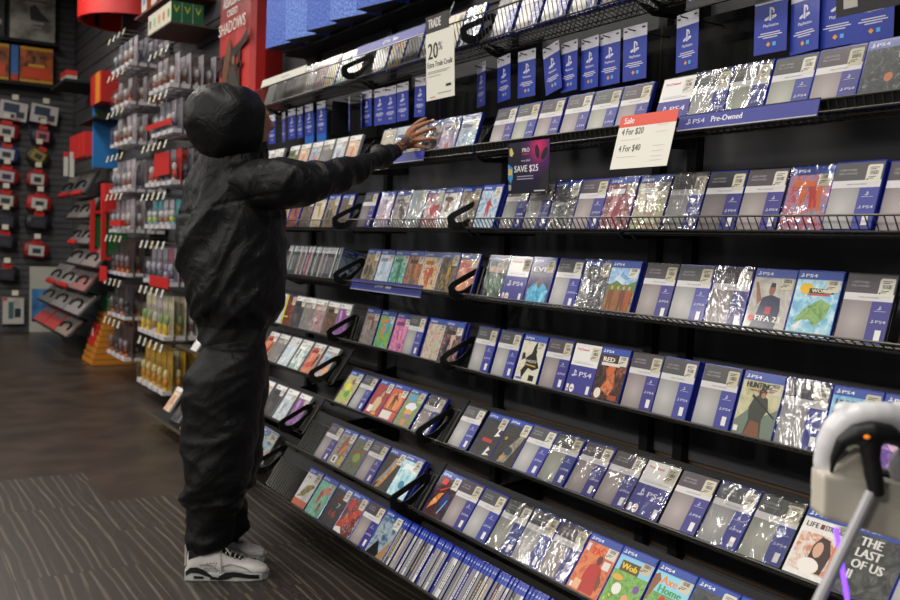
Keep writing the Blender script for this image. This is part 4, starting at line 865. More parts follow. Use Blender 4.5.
PALS = {
 'white': (flat('a8a0a8'), [flat('c9c4c0'), flat('8a5a44'), flat('d8d4d0')]), 'orange': (flat('4a3a38'), [flat('b8602c'), flat('6a3a2c'), flat('8a8088')]), 'grey': (flat('7c7c84'), [flat('8a8c9a'), flat('4a4c58'), flat('b0b0bc')]),
 'yellow': (flat('b0aa90'), [flat('d8a81c'), flat('e0c23a'), flat('8aa86a')]), 'gold': (flat('a8842c'), [flat('d0a01c'), flat('c88a1c'), flat('d8c88a')]), 'red': (flat('b02a24'), [flat('c9c0c0'), flat('c04a3a'), flat('d0ccc8')]), 'teal': (flat('4a8a92'), [flat('5aa0b0'), flat('b8c060'), flat('d0d0d0')]),
 'pink': (flat('8a4a5a'), [flat('d04a6a'), flat('b0a8c0'), flat('9088a8')]), 'darkbox': (flat('2a2a30'), [flat('3a3a44'), flat('4a4a50'), flat('2a2a2c')]),
}
PKC = {}; ALT = {'grey': 'white', 'white': 'orange', 'orange': 'darkbox', 'red': 'grey', 'teal': 'white', 'pink': 'grey', 'yellow': 'white', 'gold': 'yellow'}
def packs(row, bay, z, ys, xs, pal, w=.12, h=.2, d=.075, base=.024, tagk=0, peg=True, zsag=0, x0=None):
    """ys: peg positions; xs: distance of each pack on a peg from the wall"""
    k = (pal, w, h, d, base)
    if k not in PKC: PKC[k] = pack_meshes(*PALS[pal], w, h, d, base)
    ms = PKC[k]; nm = ('backing_card', 'blister', 'toy', 'base_label')
    for j, y in enumerate(ys):
        if peg:
            o = bpy.data.objects.new('peg_hook', PEG); COL.objects.link(o); o.location = (WX-.004, y, z)
            tag(o, 'silver peg hook with pale price flap, %s peg row down, %s' % (row, bay), 'hook', 'peg hooks, %s row, %s' % (row, bay))
            link('price_tag', FLAP[(j+tagk) % 3], o)
        for i, xx in enumerate(xs):
            if random.random() < .35 and ALT.get(pal): ms_ = PKC.setdefault((ALT[pal], w, h, d, base), pack_meshes(*PALS[ALT[pal]], w, h, d, base))
            else: ms_ = ms
            o = empty('hanging_blister_pack', Matrix.Translation((WX-xx, y, z-h-.006-zsag)) @ Matrix.Rotation(random.uniform(-.04, .04), 4, 'X'), 'clear blister pack with %s toy, %s peg row down, %s' % (pal if not ALT.get(pal) else 'small', row, bay), 'toy pack', 'blister packs, %s row, %s' % (row, bay))
            for n_, me in zip(nm, ms_): link(n_, me, o)
yA = [8.40, 8.58, 8.76, 8.94]; xF = [.04, .125, .21, .295]
B2 = 'further peg bay'; B1 = 'nearer peg bay'
for i, (z, pal, w, h, xs) in enumerate(((2.93, 'grey', .13, .26, xF), (2.60, 'white', .12, .25, xF), (2.28, 'white', .15, .26, xF[1:]), (1.90, 'grey', .15, .28, xF), (1.56, 'grey', .14, .29, xF), (1.20, 'orange', .14, .30, xF), (.82, 'orange', .15, .29, xF), (.47, 'orange', .15, .29, xF))):
    packs(ORD[i], B2, z, yA[:4], xs, pal, w, h, .07, .03, 0 if i < 4 else 2)
yB = [7.02, 7.18, 7.34, 7.50, 7.66]
for i, (z, pal, w, h, xs, ys) in enumerate(((2.58, 'white', .12, .26, [.06, .15, .24, .32], yB[:4]), (2.26, 'grey', .13, .26, xF, yB[:4]), (1.90, 'red', .13, .27, xF, yB), (1.53, 'teal', .12, .22, xF, yB), (1.17, 'pink', .13, .28, xF, yB), (.82, 'yellow', .14, .32, [.06, .15, .24, .33], yB), (.42, 'gold', .14, .32, [.06, .15, .24, .33], yB))):
    packs(ORD[i], B1, z, ys, xs, pal, w, h, .07, .034, 1)
# red toppers and trays among them
def slab(name, label, cat, x0, y0, z0, x1, y1, z1, mat, grp=None, extra=None):
    mb = MB(); mb.box(x0, y0, z0, x1, y1, z1, mat); o = mb.build(name); tag(o, label, cat, grp)
    if extra: extra(o)
    return o
RED = flat('b81c18', .5); GRN = flat('1f6a34', .5)
slab('red_header_sign', 'red header panel behind the first peg row, nearer peg bay', 'sign', WX-.012, 7.75, 2.46, WX-.004, 8.30, 2.66, RED)
slab('red_header_sign', 'red hanging card in front of the third peg row, nearer peg bay', 'sign', 1.868, 7.0, 1.70, 1.874, 7.42, 1.86, RED)
slab('red_header_sign', 'small red strip under the second peg row, nearer peg bay', 'sign', 1.868, 6.96, 2.06, 1.874, 7.7, 2.10, RED)
slab('red_header_sign', 'red base strip under the fifth peg row, nearer peg bay', 'sign', 1.868, 6.96, .87, 1.874, 7.5, .95, RED)
slab('red_header_sign', 'small red card at the seventh peg row, further peg bay', 'sign', 1.84, 8.9, .82, 1.846, 9.2, .96, RED)
slab('hanging_box', 'white carton hanging in the further peg bay', 'box', 1.98, 9.12, 1.62, 2.18, 9.35, 1.86, flat('bdb8ae', .6))
# green-sided mug boxes on a small shelf
zg = atx(171, 21, 1.87).z; yg = atx(171, 21, 1.87).y
slab('small_shelf', 'brown-bottomed shelf under the green-sided boxes', 'shelf', 1.865, yg-.01, zg-.012, WX-.004, yg+.66, zg-.001, flat('4a3a36', .7))
for j in range(5):
    for i in range(3 if j == 0 else 1):
        mb = MB(); c_ = ('5a9a2c', 'd0502c', 'd08a2c', '6ab8b0', '3a3a40')[j]
        mb.box(0, 0, 0, .076, .124, .145, flat('1d5a3a', .45)); mb.box(-.002, 0, 0, 0, .124, .145, flat('d5d0bc', .5))
        mb.poly([(-.003, .04, .04), (-.003, .04, .10), (-.003, .085, .10), (-.003, .085, .04)], flat(c_))
        for s_ in (-1, 1): mb.poly([(.038, -.001, .065), (.038+s_*.022, -.001, .115), (.038+s_*.016, -.001, .12), (.038, -.001, .085)], flat('b8b42c'))
        lab = 'green-sided white box with small emblem, %s along the front' % ordi(j) if i == 0 else 'green box behind the front one, %s deep' % ordi(i)
        tag(mb.build('mug_box', None, Matrix.Translation((1.87+.079*i, yg+.13*j, zg))), lab, 'box', 'green-sided boxes')
pt = atx(150, 7, 1.9)
for i in range(3):
    mb = MB(); mb.box(0, 0, 0, .10, .16, .20, flat(('2a6a5a', 'b02c24', 'c8602c')[i], .5)); mb.box(-.002, 0, 0, 0, .16, .20, flat('cfc8bc')); mb.poly([(-.003, .04, .05), (-.003, .04, .14), (-.003, .12, .14), (-.003, .12, .05)], flat(('d07a3c', 'c84a3a', '5a8ac0')[i]))
    tag(mb.build('toy_box', None, Matrix.Translation((1.9, pt.y-.5+.3*i, pt.z))), 'small %s box on the topmost pegs' % ('teal', 'red', 'orange')[i], 'box', 'small boxes on the topmost pegs')
slab('red_shelf', 'dark red shelf edge above the green-sided boxes', 'shelf', 1.9, pt.y-.6, pt.z-.016, WX-.004, pt.y+.5, pt.z-.001, flat('5a1a18', .6))
# games low on the wall beyond the left bay
for i, (u, v, key) in enumerate(((163, 409, 'wpeach'), (171, 419, 'wdark'), (179, 429, 'wrose'))):
    p = atx(u, v, 1.62); make_case(key, case_matrix(1.62, p.y, p.z, T2), 'game case, %s, %s of three low by the trouser leg' % (ARTS[key][0], ORD[i]), 'games beyond the left bay', 'clear')
for i, (u, v, key) in enumerate(((182, 387, 'wteal'), (190, 392, 'wred'))):
    p = atx(u, v, 1.75); make_case(key, case_matrix(1.75, p.y, p.z, T2), 'game case, %s, %s of two above the low three' % (ARTS[key][0], ORD[i]), 'games beyond the left bay', 'clear')
p = atx(190, 344, 1.85); make_case('wwhite', case_matrix(1.85, p.y, atx(178, 345, 1.85).z, T2), 'almost white game case just left of the jacket hem', 'games beyond the left bay', 'clear')
for r, (x, u0, v0, lb) in enumerate(((1.62, 150, 412, 'lowest'), (1.75, 176, 389, 'middle'), (1.85, 178, 345, 'upper'))):
    p = atx(u0, v0, x); mb = MB(); L = 1.25 if r == 0 else (1.0 if r == 1 else .9); yb = p.y-L
    mb.box(x-.012, yb, p.z-.012, WX-.004, p.y, p.z-.002, BLACK); mb.box(x-.014, yb, p.z-.012, x-.010, p.y, p.z+.006, flat('6a6252', .4, .5))
    tag(mb.build('metal_shelf'), '%s black shelf jutting out beyond the left bay' % lb, 'shelf')
# ------------------------------------------------------------------ far corner: accessories on the games wall
def quadbox(u0, v0, u1, v1, x, dx, name, label, cat, mat, grp=None):
    """box on the games wall whose near side face spans the pixels"""
    a = atx(u0, v1, x); y = a.y; mid = aty(u1, v1, y); top = aty(u0, v0, y)
    mb = MB(); mb.box(min(a.x, mid.x), y, a.z, max(a.x, mid.x), y+dx, top.z, mat); return tag(mb.build(name), label, cat, grp)
o = quadbox(66, 70, 77, 82, 1.88, .35, 'carton', 'small white carton with red lid on the corner shelf', 'box', flat('a8a89e'))
mb = MB(); bb = [Vector(c) for c in o.bound_box]; mb.box(bb[0].x-.003, bb[0].y-.003, bb[6].z-.05, bb[6].x+.003, bb[6].y+.003, bb[6].z+.004, RED); mb.build('lid', o); slab('dark_shelf', 'dark shelf holding a white carton in the far corner', 'shelf', bb[0].x-.06, bb[0].y-.3, bb[0].z-.03, WX-.004, bb[6].y+.3, bb[0].z-.001, BLACK)
o = quadbox(101, 70, 119, 101, 1.90, .5, 'hanging_box', 'big red box with yellow side on the corner pegs', 'box', flat('a81a16'))
bb = [Vector(c) for c in o.bound_box]; mb = MB(); mb.box(bb[0].x-.004, bb[0].y+.06, bb[0].z, bb[0].x, bb[6].y-.25, bb[6].z, flat('c8781c')); mb.build('side_print', o)
o = quadbox(93, 99, 118, 167, 1.93, .06, 'hanging_box', 'tall sky-blue box hanging in the corner', 'box', flat('1c6aa8'))
bb = [Vector(c) for c in o.bound_box]; mb = MB(); y_ = bb[0].y-.002; X0, X1, Z1 = bb[0].x, bb[6].x, bb[6].z
mb.box(X0+.015, y_, Z1-.17, X0+.12, y_+.002, Z1-.10, flat('3a5a2c')); mb.build('front_picture', o); mb = MB(); mb.box(X0+.02, y_, Z1-.07, X0+.10, y_+.002, Z1-.05, flat('a8c8d8')); mb.build('front_print', o)
slab('black_shelf', 'black bar shelf above the red boxes', 'shelf', 1.88, 9.75, 2.36, WX-.004, 10.6, 2.38, BLACK)
for i in range(4):
    y = 10.1+.22*i; slab('hanging_case', 'slim red case, %s in the hanging row' % ordi(i), 'box', 1.86, y, 2.02, 2.0, y+.16, 2.26, RED, 'slim red cases')
for i, (u, v0, v1, x) in enumerate(((66, 152, 176, 1.86), (72, 147, 177, 1.86), (88, 140, 157, 1.9))):
    a = atx(u, v1, x); t_ = aty(u, v0, a.y); mb = MB(); mb.box(a.x-.02, a.y, a.z, a.x+.02, a.y+.04, t_.z-.05, flat('b4b2aa', .5)); o = mb.build('hanging_strap'); tag(o, 'white controller strap with red top, %s from left' % ordi(i), 'strap', 'controller straps')
    mb = MB(); mb.box(a.x-.022, a.y-.002, t_.z-.05, a.x+.022, a.y+.042, t_.z, RED); mb.build('red_top', o)
def tier(u0, v0, u1, v1, x, dep, tilt, lab, boxes, redlips):
    """slanting accessory tier on the games wall, near-left lip from pixel (u0,v0)"""
    a = atx(u0, v0, x); c_ = atx(u1, v1, x); y1, y0 = a.y, c_.y; z = (a.z+c_.z)/2
    M = case_matrix(x, y1, z, tilt); L = y1-y0
    root = empty('tray_shelf', M, lab, 'tray', 'slanting accessory trays')
    mb = MB(); mb.box(-.02, -.01, -.026, L+.02, dep, -.016, BLACK); mb.box(-.02, -.012, -.026, L+.02, .0, .006, PLATE); mb.build('tray', root)
    n = len(boxes)
    for i, cc in enumerate(boxes):
        w = L/n*.92; mb = MB(); mb.box(0, .004, -.014, w, dep*.9, .0, flat(cc, .4)); mb.box(w*.1, dep*.55, .0005, w*.9, dep*.85, .001, flat('6a6664')); 
        o = mb.build('accessory_pack', None, M @ Matrix.Translation((L*i/n, 0, 0))); tag(o, 'flat %s accessory pack, %s on the %s' % ('red' if cc == 'b0413f' else 'grey', ordi(i), lab), 'pack', 'flat accessory packs')
        if cc != 'b0413f':
            mb = MB(); pts = [(w*.5+w*.32*math.cos(q), dep*.35+dep*.22*math.sin(q), .012) for q in [PI*k/8 for k in range(-1, 10)]]; mb.tube(pts, .012, flat('17171a', .4), 6); mb.build('headset_picture', o)
        if redlips[i]:
            mb = MB(); mb.box(L*i/n+w*.1, -.018, -.02, L*i/n+w*.9, -.0125, .016, RED); mb.box(L*i/n+w*.1, -.018, .008, L*i/n+w*.9, .03, .016, RED); mb.build('red_clip', root)
tier(58, 196, 84, 193, 1.9, .28, R(30), 'topmost slanting accessory tray', ['4a4a4c', '5a5a5c'], (1, 1))
tier(66, 218, 87, 217, 1.9, .26, R(30), 'second slanting accessory tray down', ['6a6664', '7a7472'], (0, 0))
tier(68, 240, 88, 246, 1.88, .26, R(32), 'third slanting accessory tray down', ['6c6866', '7c7674'], (1, 0))
tier(66, 258, 96, 272, 1.85, .26, R(35), 'fourth slanting accessory tray down', ['7a7674', '8a7e7c'], (0, 0))
tier(46, 279, 84, 293, 1.80, .28, R(38), 'fifth slanting accessory tray down', ['7c7876', '8a8684', '9a6a68'], (1, 1, 0))
tier(38, 296, 78, 319, 1.74, .28, R(42), 'sixth slanting accessory tray down', ['6a6866', '807c7a', '8a8684'], (0, 0, 0))
tier(33, 316, 66, 340, 1.70, .26, R(46), 'lowest slanting accessory tray', ['b0413f', 'b0413f', '8a7a70'], (0, 0, 0))
# red rack with green boxes
for i, (u, v0, v1) in enumerate(((92, 200, 252), (103, 200, 260))):
    a = atx(u, v1, 1.9); t_ = aty(u, v0, a.y); mb = MB(); mb.box(a.x-.02, a.y-.02, a.z, a.x+.02, a.y+.02, t_.z, RED); mb.box(a.x, a.y-.018, a.z+.3*(t_.z-a.z)*0, WX-.004, a.y+.018, a.z+.03, RED); mb.box(a.x, a.y-.018, t_.z-.13, WX-.004, a.y+.018, t_.z-.1, RED)
    tag(mb.build('rack_frame'), 'red rack frame with green cards, %s one' % ('left', 'right')[i], 'rack')
    mb = MB(); mb.box(a.x+.03, a.y+.03, a.z+.05, a.x+.22, a.y+.05, t_.z-.12, GRN); tag(mb.build('hanging_card'), 'green card hanging in the %s red rack' % ('left', 'right')[i], 'card')
slab('red_sign', 'small red shelf sign above the fifth peg row', 'sign', 1.80, 8.2, 1.32, 1.84, 8.6, 1.37, RED)
slab('hanging_box', 'upright red and white box at the foot of the blue box', 'box', 1.9, 9.3, 1.45, 2.05, 9.5, 1.72, RED)
# striped floor crate
a = atx(82, 368, 1.84); YEL = flat('b8741c', .5)
mb = MB(); M = Matrix.Translation((a.x, a.y-.5, 0)); 
for k in range(9):
    z0 = k*.055; mb.box(.018*k, .012*k, z0+.004, .40, .5, z0+.048, YEL); mb.box(.018*k+.008, .012*k+.008, z0+.046, .39, .49, z0+.058, flat('7a4a14', .6))
o = mb.build('floor_crate', None, M); tag(o, 'orange ribbed display crate on the floor by the peg wall', 'crate')
mb = MB(); mb.prism([(.05, .2, .16), (.05, .44, .16), (.105, .44, .38), (.105, .2, .38)], (-.012, 0, .003), RED); mb.box(.06, .30, .22, .062, .34, .33, flat('e0d8d0')); mb.build('red_label', o)
mb = MB(); mb.box(.17, .12, .5, .40, .5, .63, GRN); mb.build('green_top', o)
# red ring header sign
mb = MB(); c0 = Vector((2.22, 9.75, 0)); RR = .5; zb = atx(76, 20, 1.73).z; n = 40
vs = []; 
for i in range(n+1):
    q = PI/2+PI*i/n
    for r_, z_ in ((RR, zb), (RR, zb+.55), (RR-.03, zb+.55), (RR-.03, zb)): vs.append((c0.x+r_*math.cos(q), c0.y+r_*math.sin(q), z_))
fs = []
for i in range(n):
    for j in range(4): fs.append((i*4+j, i*4+(j+1) % 4, (i+1)*4+(j+1) % 4, (i+1)*4+j))
mb.raw(vs, fs, flat('c0201c', .45)); o = mb.build('ring_sign', None); tag(o, 'big red half-round header sign above the far pegs', 'sign')
mb = MB()
for q in (PI*.7, PI, PI*1.3): mb.box(-.015, -.015, 0, .015, .015, .5, PLATE, Matrix.Translation((c0.x+(RR-.06)*math.cos(q), c0.y+(RR-.06)*math.sin(q), zb)))
mb.box(c0.x-.1, c0.y-.6, zb+.2, WX-.003, c0.y+.6, zb+.24, PLATE); mb.build('bracket', o)

# ------------------------------------------------------------------ back wall
def bk(u, v, off=0): return aty(u, v, BY-.02-off)
def backbox(u0, v0, u1, v1, dep, name, label, cat, mat, grp=None, sh=0):
    a = aty(u0, v1, BY-.03-dep); c_ = aty(u1, v0, BY-.03-dep); mb = MB(); mb.box(a.x, BY-.03-dep, a.z, c_.x, BY-.03, c_.z, mat)
    o = mb.build(name); return tag(o, label, cat, grp), a, c_
for i, (z, l) in enumerate(((aty(30, 41, BY-.2).z, 'upper'), (aty(30, 83, BY-.2).z, 'lower'))):
    slab('display_shelf', '%s black shelf of boxed games on the back wall' % l, 'shelf', .9, BY-.28, z-.04, 2.02, BY-.003, z, BLACK)
ART1 = objnoise('box_art_storm', '625e56', 'b4b4aa', 5, .5); ART2 = objnoise('box_art_fire', '3a160a', 'b85a18', 12, .5); ART3 = objnoise('box_art_dark', '1a1a1e', '34343a', 6, .5)
zu = aty(30, 41, BY-.2).z+.001; zl = aty(30, 83, BY-.2).z+.001
def gamebox(x0, x1, z, h, mat, label, fn=None):
    mb = MB(); mb.box(x0, BY-.26, z, x1, BY-.10, z+h, mat); o = mb.build('boxed_game'); tag(o, label, 'boxed game', 'boxed games on the back wall')
    if fn: mb = MB(); fn(mb, x0, x1, z, h, BY-.262); mb.build('front_print', o)
def qd(mb, x0, z0, x1, z1, y, m): mb.poly([(x0, y, z0), (x1, y, z0), (x1, y, z1), (x0, y, z1)], m)
def f(mb, x0, x1, z, h, y):
    w = x1-x0; qd(mb, x0+w*.2, z+h*.33, x1-w*.26, z+h*.37, y, flat('b0aca0')); qd(mb, x0+w*.28, z+h*.25, x1-w*.3, z+h*.28, y, flat('9a968c')); qd(mb, x0+w*.22, z+h*.76, x1-w*.18, z+h*.79, y, flat('5a3018')); mb.poly([(x0+w*.45, y, z+h*.4), (x1-w*.1, y, z+h*.4), (x0+w*.7, y, z+h*.55), (x0+w*.55, y, z+h*.72), (x0+w*.42, y, z+h*.65)], flat('2c2a2c')); qd(mb, x0+w*.88, z+h*.06, x1-w*.04, z+h*.12, y, flat('a87a80'))
x0, x1 = aty(10, 30, BY-.26).x, aty(55, 30, BY-.26).x
gamebox(x0, x1, zu, .60, ART1, 'large grey boxed game with a dark rider picture, upper shelf', f)
gamebox(x0-.68, x0-.06, zu, .56, ART3, 'black boxed game at the left edge, upper shelf', lambda mb, a, b__, z, h, y: qd(mb, b__-.2, z+.14, b__-.03, z+.2, y, flat('b0aea8')))
def f(mb, x0, x1, z, h, y):
    w = x1-x0; qd(mb, x0, z+h-.04, x1, z+h, y, flat('c8941c')); qd(mb, x0, z, x1, z+.03, y, flat('c8941c')); qd(mb, x0+w*.08, z+h*.12, x1-w*.08, z+h*.42, y, flat('d04012')); qd(mb, x0+w*.25, z+h*.44, x1-w*.25, z+h*.52, y, flat('d0a02c')); mb.poly([(x0+w*.45, y, z+h*.52), (x0+w*.62, y, z+h*.52), (x0+w*.58, y, z+h*.78), (x0+w*.5, y, z+h*.8)], flat('8a5a2c')); qd(mb, x0+w*.02, z+h*.7, x0+w*.18, z+h*.9, y, flat('c8602c'))
x0, x1 = aty(20, 60, BY-.26).x, aty(53, 60, BY-.26).x
gamebox(x0, x1, zl, .42, ART2, 'orange-framed boxed game with fiery picture, lower shelf', f)
xa, xb = aty(11, 60, BY-.26).x, aty(18.5, 60, BY-.26).x
gamebox(xa, xb, zl, .42, flat('2a6ab0'), 'narrow blue boxed game between two orange ones, lower shelf', lambda mb, a, b__, z, h, y: qd(mb, a, z, b__, z+.08, y, flat('b83a24')))
gamebox(xa-.55, xa-.02, zl, .42, ART2, 'orange-framed boxed game at the left edge, lower shelf', f)
# hanging packs on the back wall
def tagpeg(x, z, lab):
    mb = MB(); mb.tube([(x, BY-.003, z), (x, BY-.22, z)], .005, PEGM, 5); o = mb.build('peg_hook'); tag(o, 'silver peg hook with pale flap, '+lab, 'hook', 'peg hooks on the back wall')
    mb = MB(); mb.box(x-.035, BY-.232, z-.01, x+.035, BY-.222, z+.05, CREAM); mb.build('price_tag', o)
for i, (u0, v0, u1, v1) in enumerate(((1, 103, 28.5, 119), (32, 106, 59, 123))):
    a = aty(u0, v1, BY-.19); c_ = aty(u1, v0, BY-.19); mb = MB(); W2 = c_.x-a.x; H2 = .22
    mb.box(-W2/2, 0, -H2, W2/2, .14, 0, flat('b8b2b0', .5)); o = mb.build('hanging_box', None, Matrix.Translation(((a.x+c_.x)/2, BY-.19, (a.z+c_.z)/2+H2/2)) @ Matrix.Rotation(.11, 4, 'Y'))
    tag(o, 'white handheld-console box, %s of the pair on the back wall' % ('left', 'right')[i], 'box', 'handheld console boxes'); mb = MB(); qd(mb, -W2*.38, -H2*.6, W2*.2, -H2*.12, -.002, flat('22344a')); qd(mb, W2*.1, -H2*.85, W2*.4, -H2*.5, -.003, flat('2a3038')); qd(mb, -W2*.2, -H2*.9, W2*.05, -H2*.7, -.002, flat('2a3038')); qd(mb, W2*.05, -H2*.98, W2*.3, -H2*.92, -.003, RED); mb.build('front_print', o)
    tagpeg((a.x+c_.x)/2, (a.z+c_.z)/2+H2/2+.03, 'above the %s handheld box' % ('left', 'right')[i])
POU = [(6, 131, '8a1a1a', 'b8b0a8', 'red-edged'), (42, 136, '1a1c30', 'b05a60', 'navy square'), (6, 154, '2a3a6a', 'b0b0b0', 'red and blue'), (38, 156, '3a3620', '8a7a30', 'black and yellow tilted'), (6, 176, '8a1a1a', 'a8a0a8', 'red and white'), (37, 179, '7a1a1a', 'b0b0a8', 'red-sided'), (5, 200, '5a1a18', 'a8a498', 'white framed'), (39, 203, 'a01c18', 'b8b4b0', 'bright red'), (5, 221, '14141c', '24242c', 'plain black'), (38, 222, '16161e', '24242a', 'black and purple'), (4, 241, '14141a', '20202a', 'black with red dot'), (36, 250, '7a1818', 'b0aca8', 'dark red'), (6, 274, '141418', '22222a', 'black lower')]
for i, (u, v, c1, c2, d) in enumerate(POU):
    p = aty(u, v, BY-.12); w, h = (.30, .20); col = flat(c1, .5); w = .30 if i % 2 == 0 or i > 6 else .26
    mb = MB(); rings = []
    for yy, s in ((0, .9), (-.03, 1), (-.09, 1), (-.12, .9)):
        rings.append([Vector((w/2*s*(abs(math.cos(q))**.6)*(1 if math.cos(q) > 0 else -1), yy, h/2*s*(abs(math.sin(q))**.6)*(1 if math.sin(q) > 0 else -1))) for q in [2*PI*k/20 for k in range(20)]])
    mb.loft(rings[::-1], col); o = mb.build('hanging_pouch', None, Matrix.Translation((p.x, BY-.05, p.z)) @ Matrix.Rotation(.5 if 'tilted' in d else .08, 4, 'Y'), True)
    tag(o, '%s carry pouch, %s column of the back wall' % (d, 'left' if u < 20 else 'right'), 'pouch', 'carry pouches on the back wall')
    mb = MB(); mb.box(-w*.3, -.127, -h*.34, w*.28, -.121, h*.28, flat(c2, .5)); mb.box(-w*.16, -.130, -h*.2, w*.16, -.127, h*.1, flat('2e3038')); mb.build('front_print', o)
    mb = MB(); mb.box(-w*.18, -.124, h*.36, w*.18, -.06, h*.62, RED if i != 8 else col); mb.build('hang_tab', o)
    tagpeg(p.x, p.z+.15, 'above the %s pouch' % d)
a = aty(3, 324, BY-.1); c_ = aty(24, 298, BY-.1); mb = MB(); mb.box(a.x, BY-.10, a.z, c_.x, BY-.03, c_.z, flat('aca8a2', .5)); o = mb.build('hanging_box'); tag(o, 'white kit box lowest on the left column of the back wall', 'box')
mb = MB(); w = c_.x-a.x; h = c_.z-a.z; qd(mb, a.x+w*.25, a.z+h*.2, a.x+w*.5, a.z+h*.85, BY-.102, flat('3a5a5a')); qd(mb, a.x+w*.55, a.z+h*.25, a.x+w*.85, a.z+h*.6, BY-.102, flat('22282e')); qd(mb, a.x, a.z+h*.9, a.x+w*.2, a.z+h, BY-.102, RED); mb.build('front_print', o); tagpeg((a.x+c_.x)/2, c_.z+.05, 'above the white kit box')
a = aty(29, 333, BY-.1); c_ = aty(62, 267, BY-.1); mb = MB(); z0 = max(a.z, .004); mb.box(0, 0, 0, c_.x-a.x, .02, c_.z-z0, flat('a3a198', .5)); o = mb.build('floor_poster', None, Matrix.Translation((a.x, BY-.14, z0)) @ Matrix.Rotation(-.05, 4, 'X')); tag(o, 'pale poster board with blue picture leaning on the back wall', 'poster')
mb = MB(); w = c_.x-a.x; h = c_.z-z0; qd(mb, w*.06, h*.22, w*.94, h*.66, -.002, objnoise('poster_sea', '16406a', '3a7ab0', 5, .5)); qd(mb, w*.06, h*.16, w*.94, h*.22, -.003, flat('16181c')); mb.build('picture', o)
# ------------------------------------------------------------------ the shopper
RV = Vector((math.cos(YAW), -math.sin(YAW), 0)); AV = Vector((math.sin(YAW), math.cos(YAW), 0)); ZV = Vector((0, 0, 1))
DP = 3.59
def flr(u, v):
    d = ray(u, v); return d*(-CAMZ/d.z)+Vector((0, 0, CAMZ))
def ring(v, uL, uR, b, dd=0, n=28, pw=1.0):
    d = DP+dd; c = atd((uL+uR)/2, v, d); a = (uR-uL)/2*d/FPX; out = []
    for i in range(n):
        q = 2*PI*i/n; cs, sn_ = math.cos(q), math.sin(q)
        out.append(c+RV*a*math.copysign(abs(cs)**pw, cs)+AV*b*math.copysign(abs(sn_)**pw, sn_))
    return out
def solid(mb, voxel, smooth, mats, disp=None, its=0):
    """weld overlapping closed shapes into one smooth skin"""
    me = mb.mesh('skin'); o = bpy.data.objects.new('skin', me); COL.objects.link(o)
    r = o.modifiers.new('r', 'REMESH'); r.mode = 'VOXEL'; r.voxel_size = voxel
    s = o.modifiers.new('s', 'SMOOTH'); s.factor = .5; s.iterations = smooth
    dg = bpy.context.evaluated_depsgraph_get(); dg.update()
    out = bpy.data.meshes.new_from_object(o.evaluated_get(dg)); bpy.data.objects.remove(o)
    if disp:
        nv = [v.normal.copy() for v in out.vertices]
        for v, n_ in zip(out.vertices, nv): v.co += n_*disp(v.co, n_)
    out.materials.clear()
    for m_ in mats: out.materials.append(m_)
    for p in out.polygons: p.material_index = 0; p.use_smooth = True
    return out
def ridge(p, s, st, seed=0):
    q = Vector((p.x*st[0], p.y*st[1], p.z*st[2]))*s+Vector((seed, seed*2, seed*3))
    q += noise.noise_vector(q*.6)*.5
    return 1-2*abs(noise.noise(q))
CLOTH = objnoise('black_nylon', '0a0a0c', '0f0f11', 30, .52, .55, (1, 1, .7), bscale=17, spec=.24, bdist=.02, bdet=3); KNIT = objnoise('black_ribbing', '070708', '0c0c0e', 40, .8, .2, (1, 1, 3)); PANT = objnoise('black_trouser_cloth', '09090a', '0e0e0f', 25, .58, .5, (1, 1, .8), bscale=15, spec=.22, bdist=.02, bdet=3)
SKIN = objnoise('skin', '8f5d43', 'a26c4f', 40, .5, .05); INKS = flat('3f3630', .55)
# jacket
mb = MB()
tor = [(347, 204, 266, .120, .05), (338, 200, 268, .128, .05), (328, 199, 269, .132, .05), (320, 196, 273, .145, .05), (310, 190, 279, .168, .05), (296, 184, 283, .178, .05), (270, 179, 284, .175, .05), (240, 178, 285, .17, .05), (210, 181, 284, .165, .05), (190, 185, 281, .155, .05), (175, 191, 272, .14, .05), (164, 197, 266, .125, .05), (154, 201, 268, .115, .05), (144, 202, 268, .11, .05), (132, 208, 262, .09, .05)]
mb.loft([ring(v, a, b_, c_, d_) for v, a, b_, c_, d_ in tor][::-1], CLOTH)
W_ = atx(399, 149.5, 1.875)
arm = [(244, 186, 3.56, .080), (266, 184, 3.51, .092), (285, 184, 3.49, .096), (302, 183, 3.48, .086), (320, 180.5, 3.51, .069), (336, 176, 3.54, .058), (352, 171, 3.59, .050), (366, 164, 3.64, .046), (380, 157, 3.70, .042)]
pts = [atd(u, v, d) for u, v, d, r_ in arm]+[atx(391, 152.5, 1.83), atx(398, 149.3, 1.868)]; rad = [r_ for *_, r_ in arm]+[.036, .031]
mb.tube(pts, rad, CLOTH, 18)
la = [(210, 182, 3.72, .085), (203, 225, 3.74, .08), (202, 265, 3.74, .075), (208, 290, 3.70, .07), (218, 308, 3.62, .065)]
mb.tube([atd(u, v, d) for u, v, d, r_ in la], [r_ for *_, r_ in la], CLOTH, 16)
zc = atd(230, 322, DP).z; ywa = atd(230, 205, DP).z
def dfold(p, ang, fa, fb, seed, c=1.5):
    # creases running along one direction of the cloth
    a, b_, d_ = p.dot(RV), p.z, p.dot(AV); q1 = a*math.cos(ang)+b_*math.sin(ang); q2 = -a*math.sin(ang)+b_*math.cos(ang)
    q = Vector((q1*fa+seed, q2*fb+seed*1.7, d_*c+seed*.3)); q += noise.noise_vector(q*.7)*.45
    return (1-2.4*abs(noise.noise(q)))
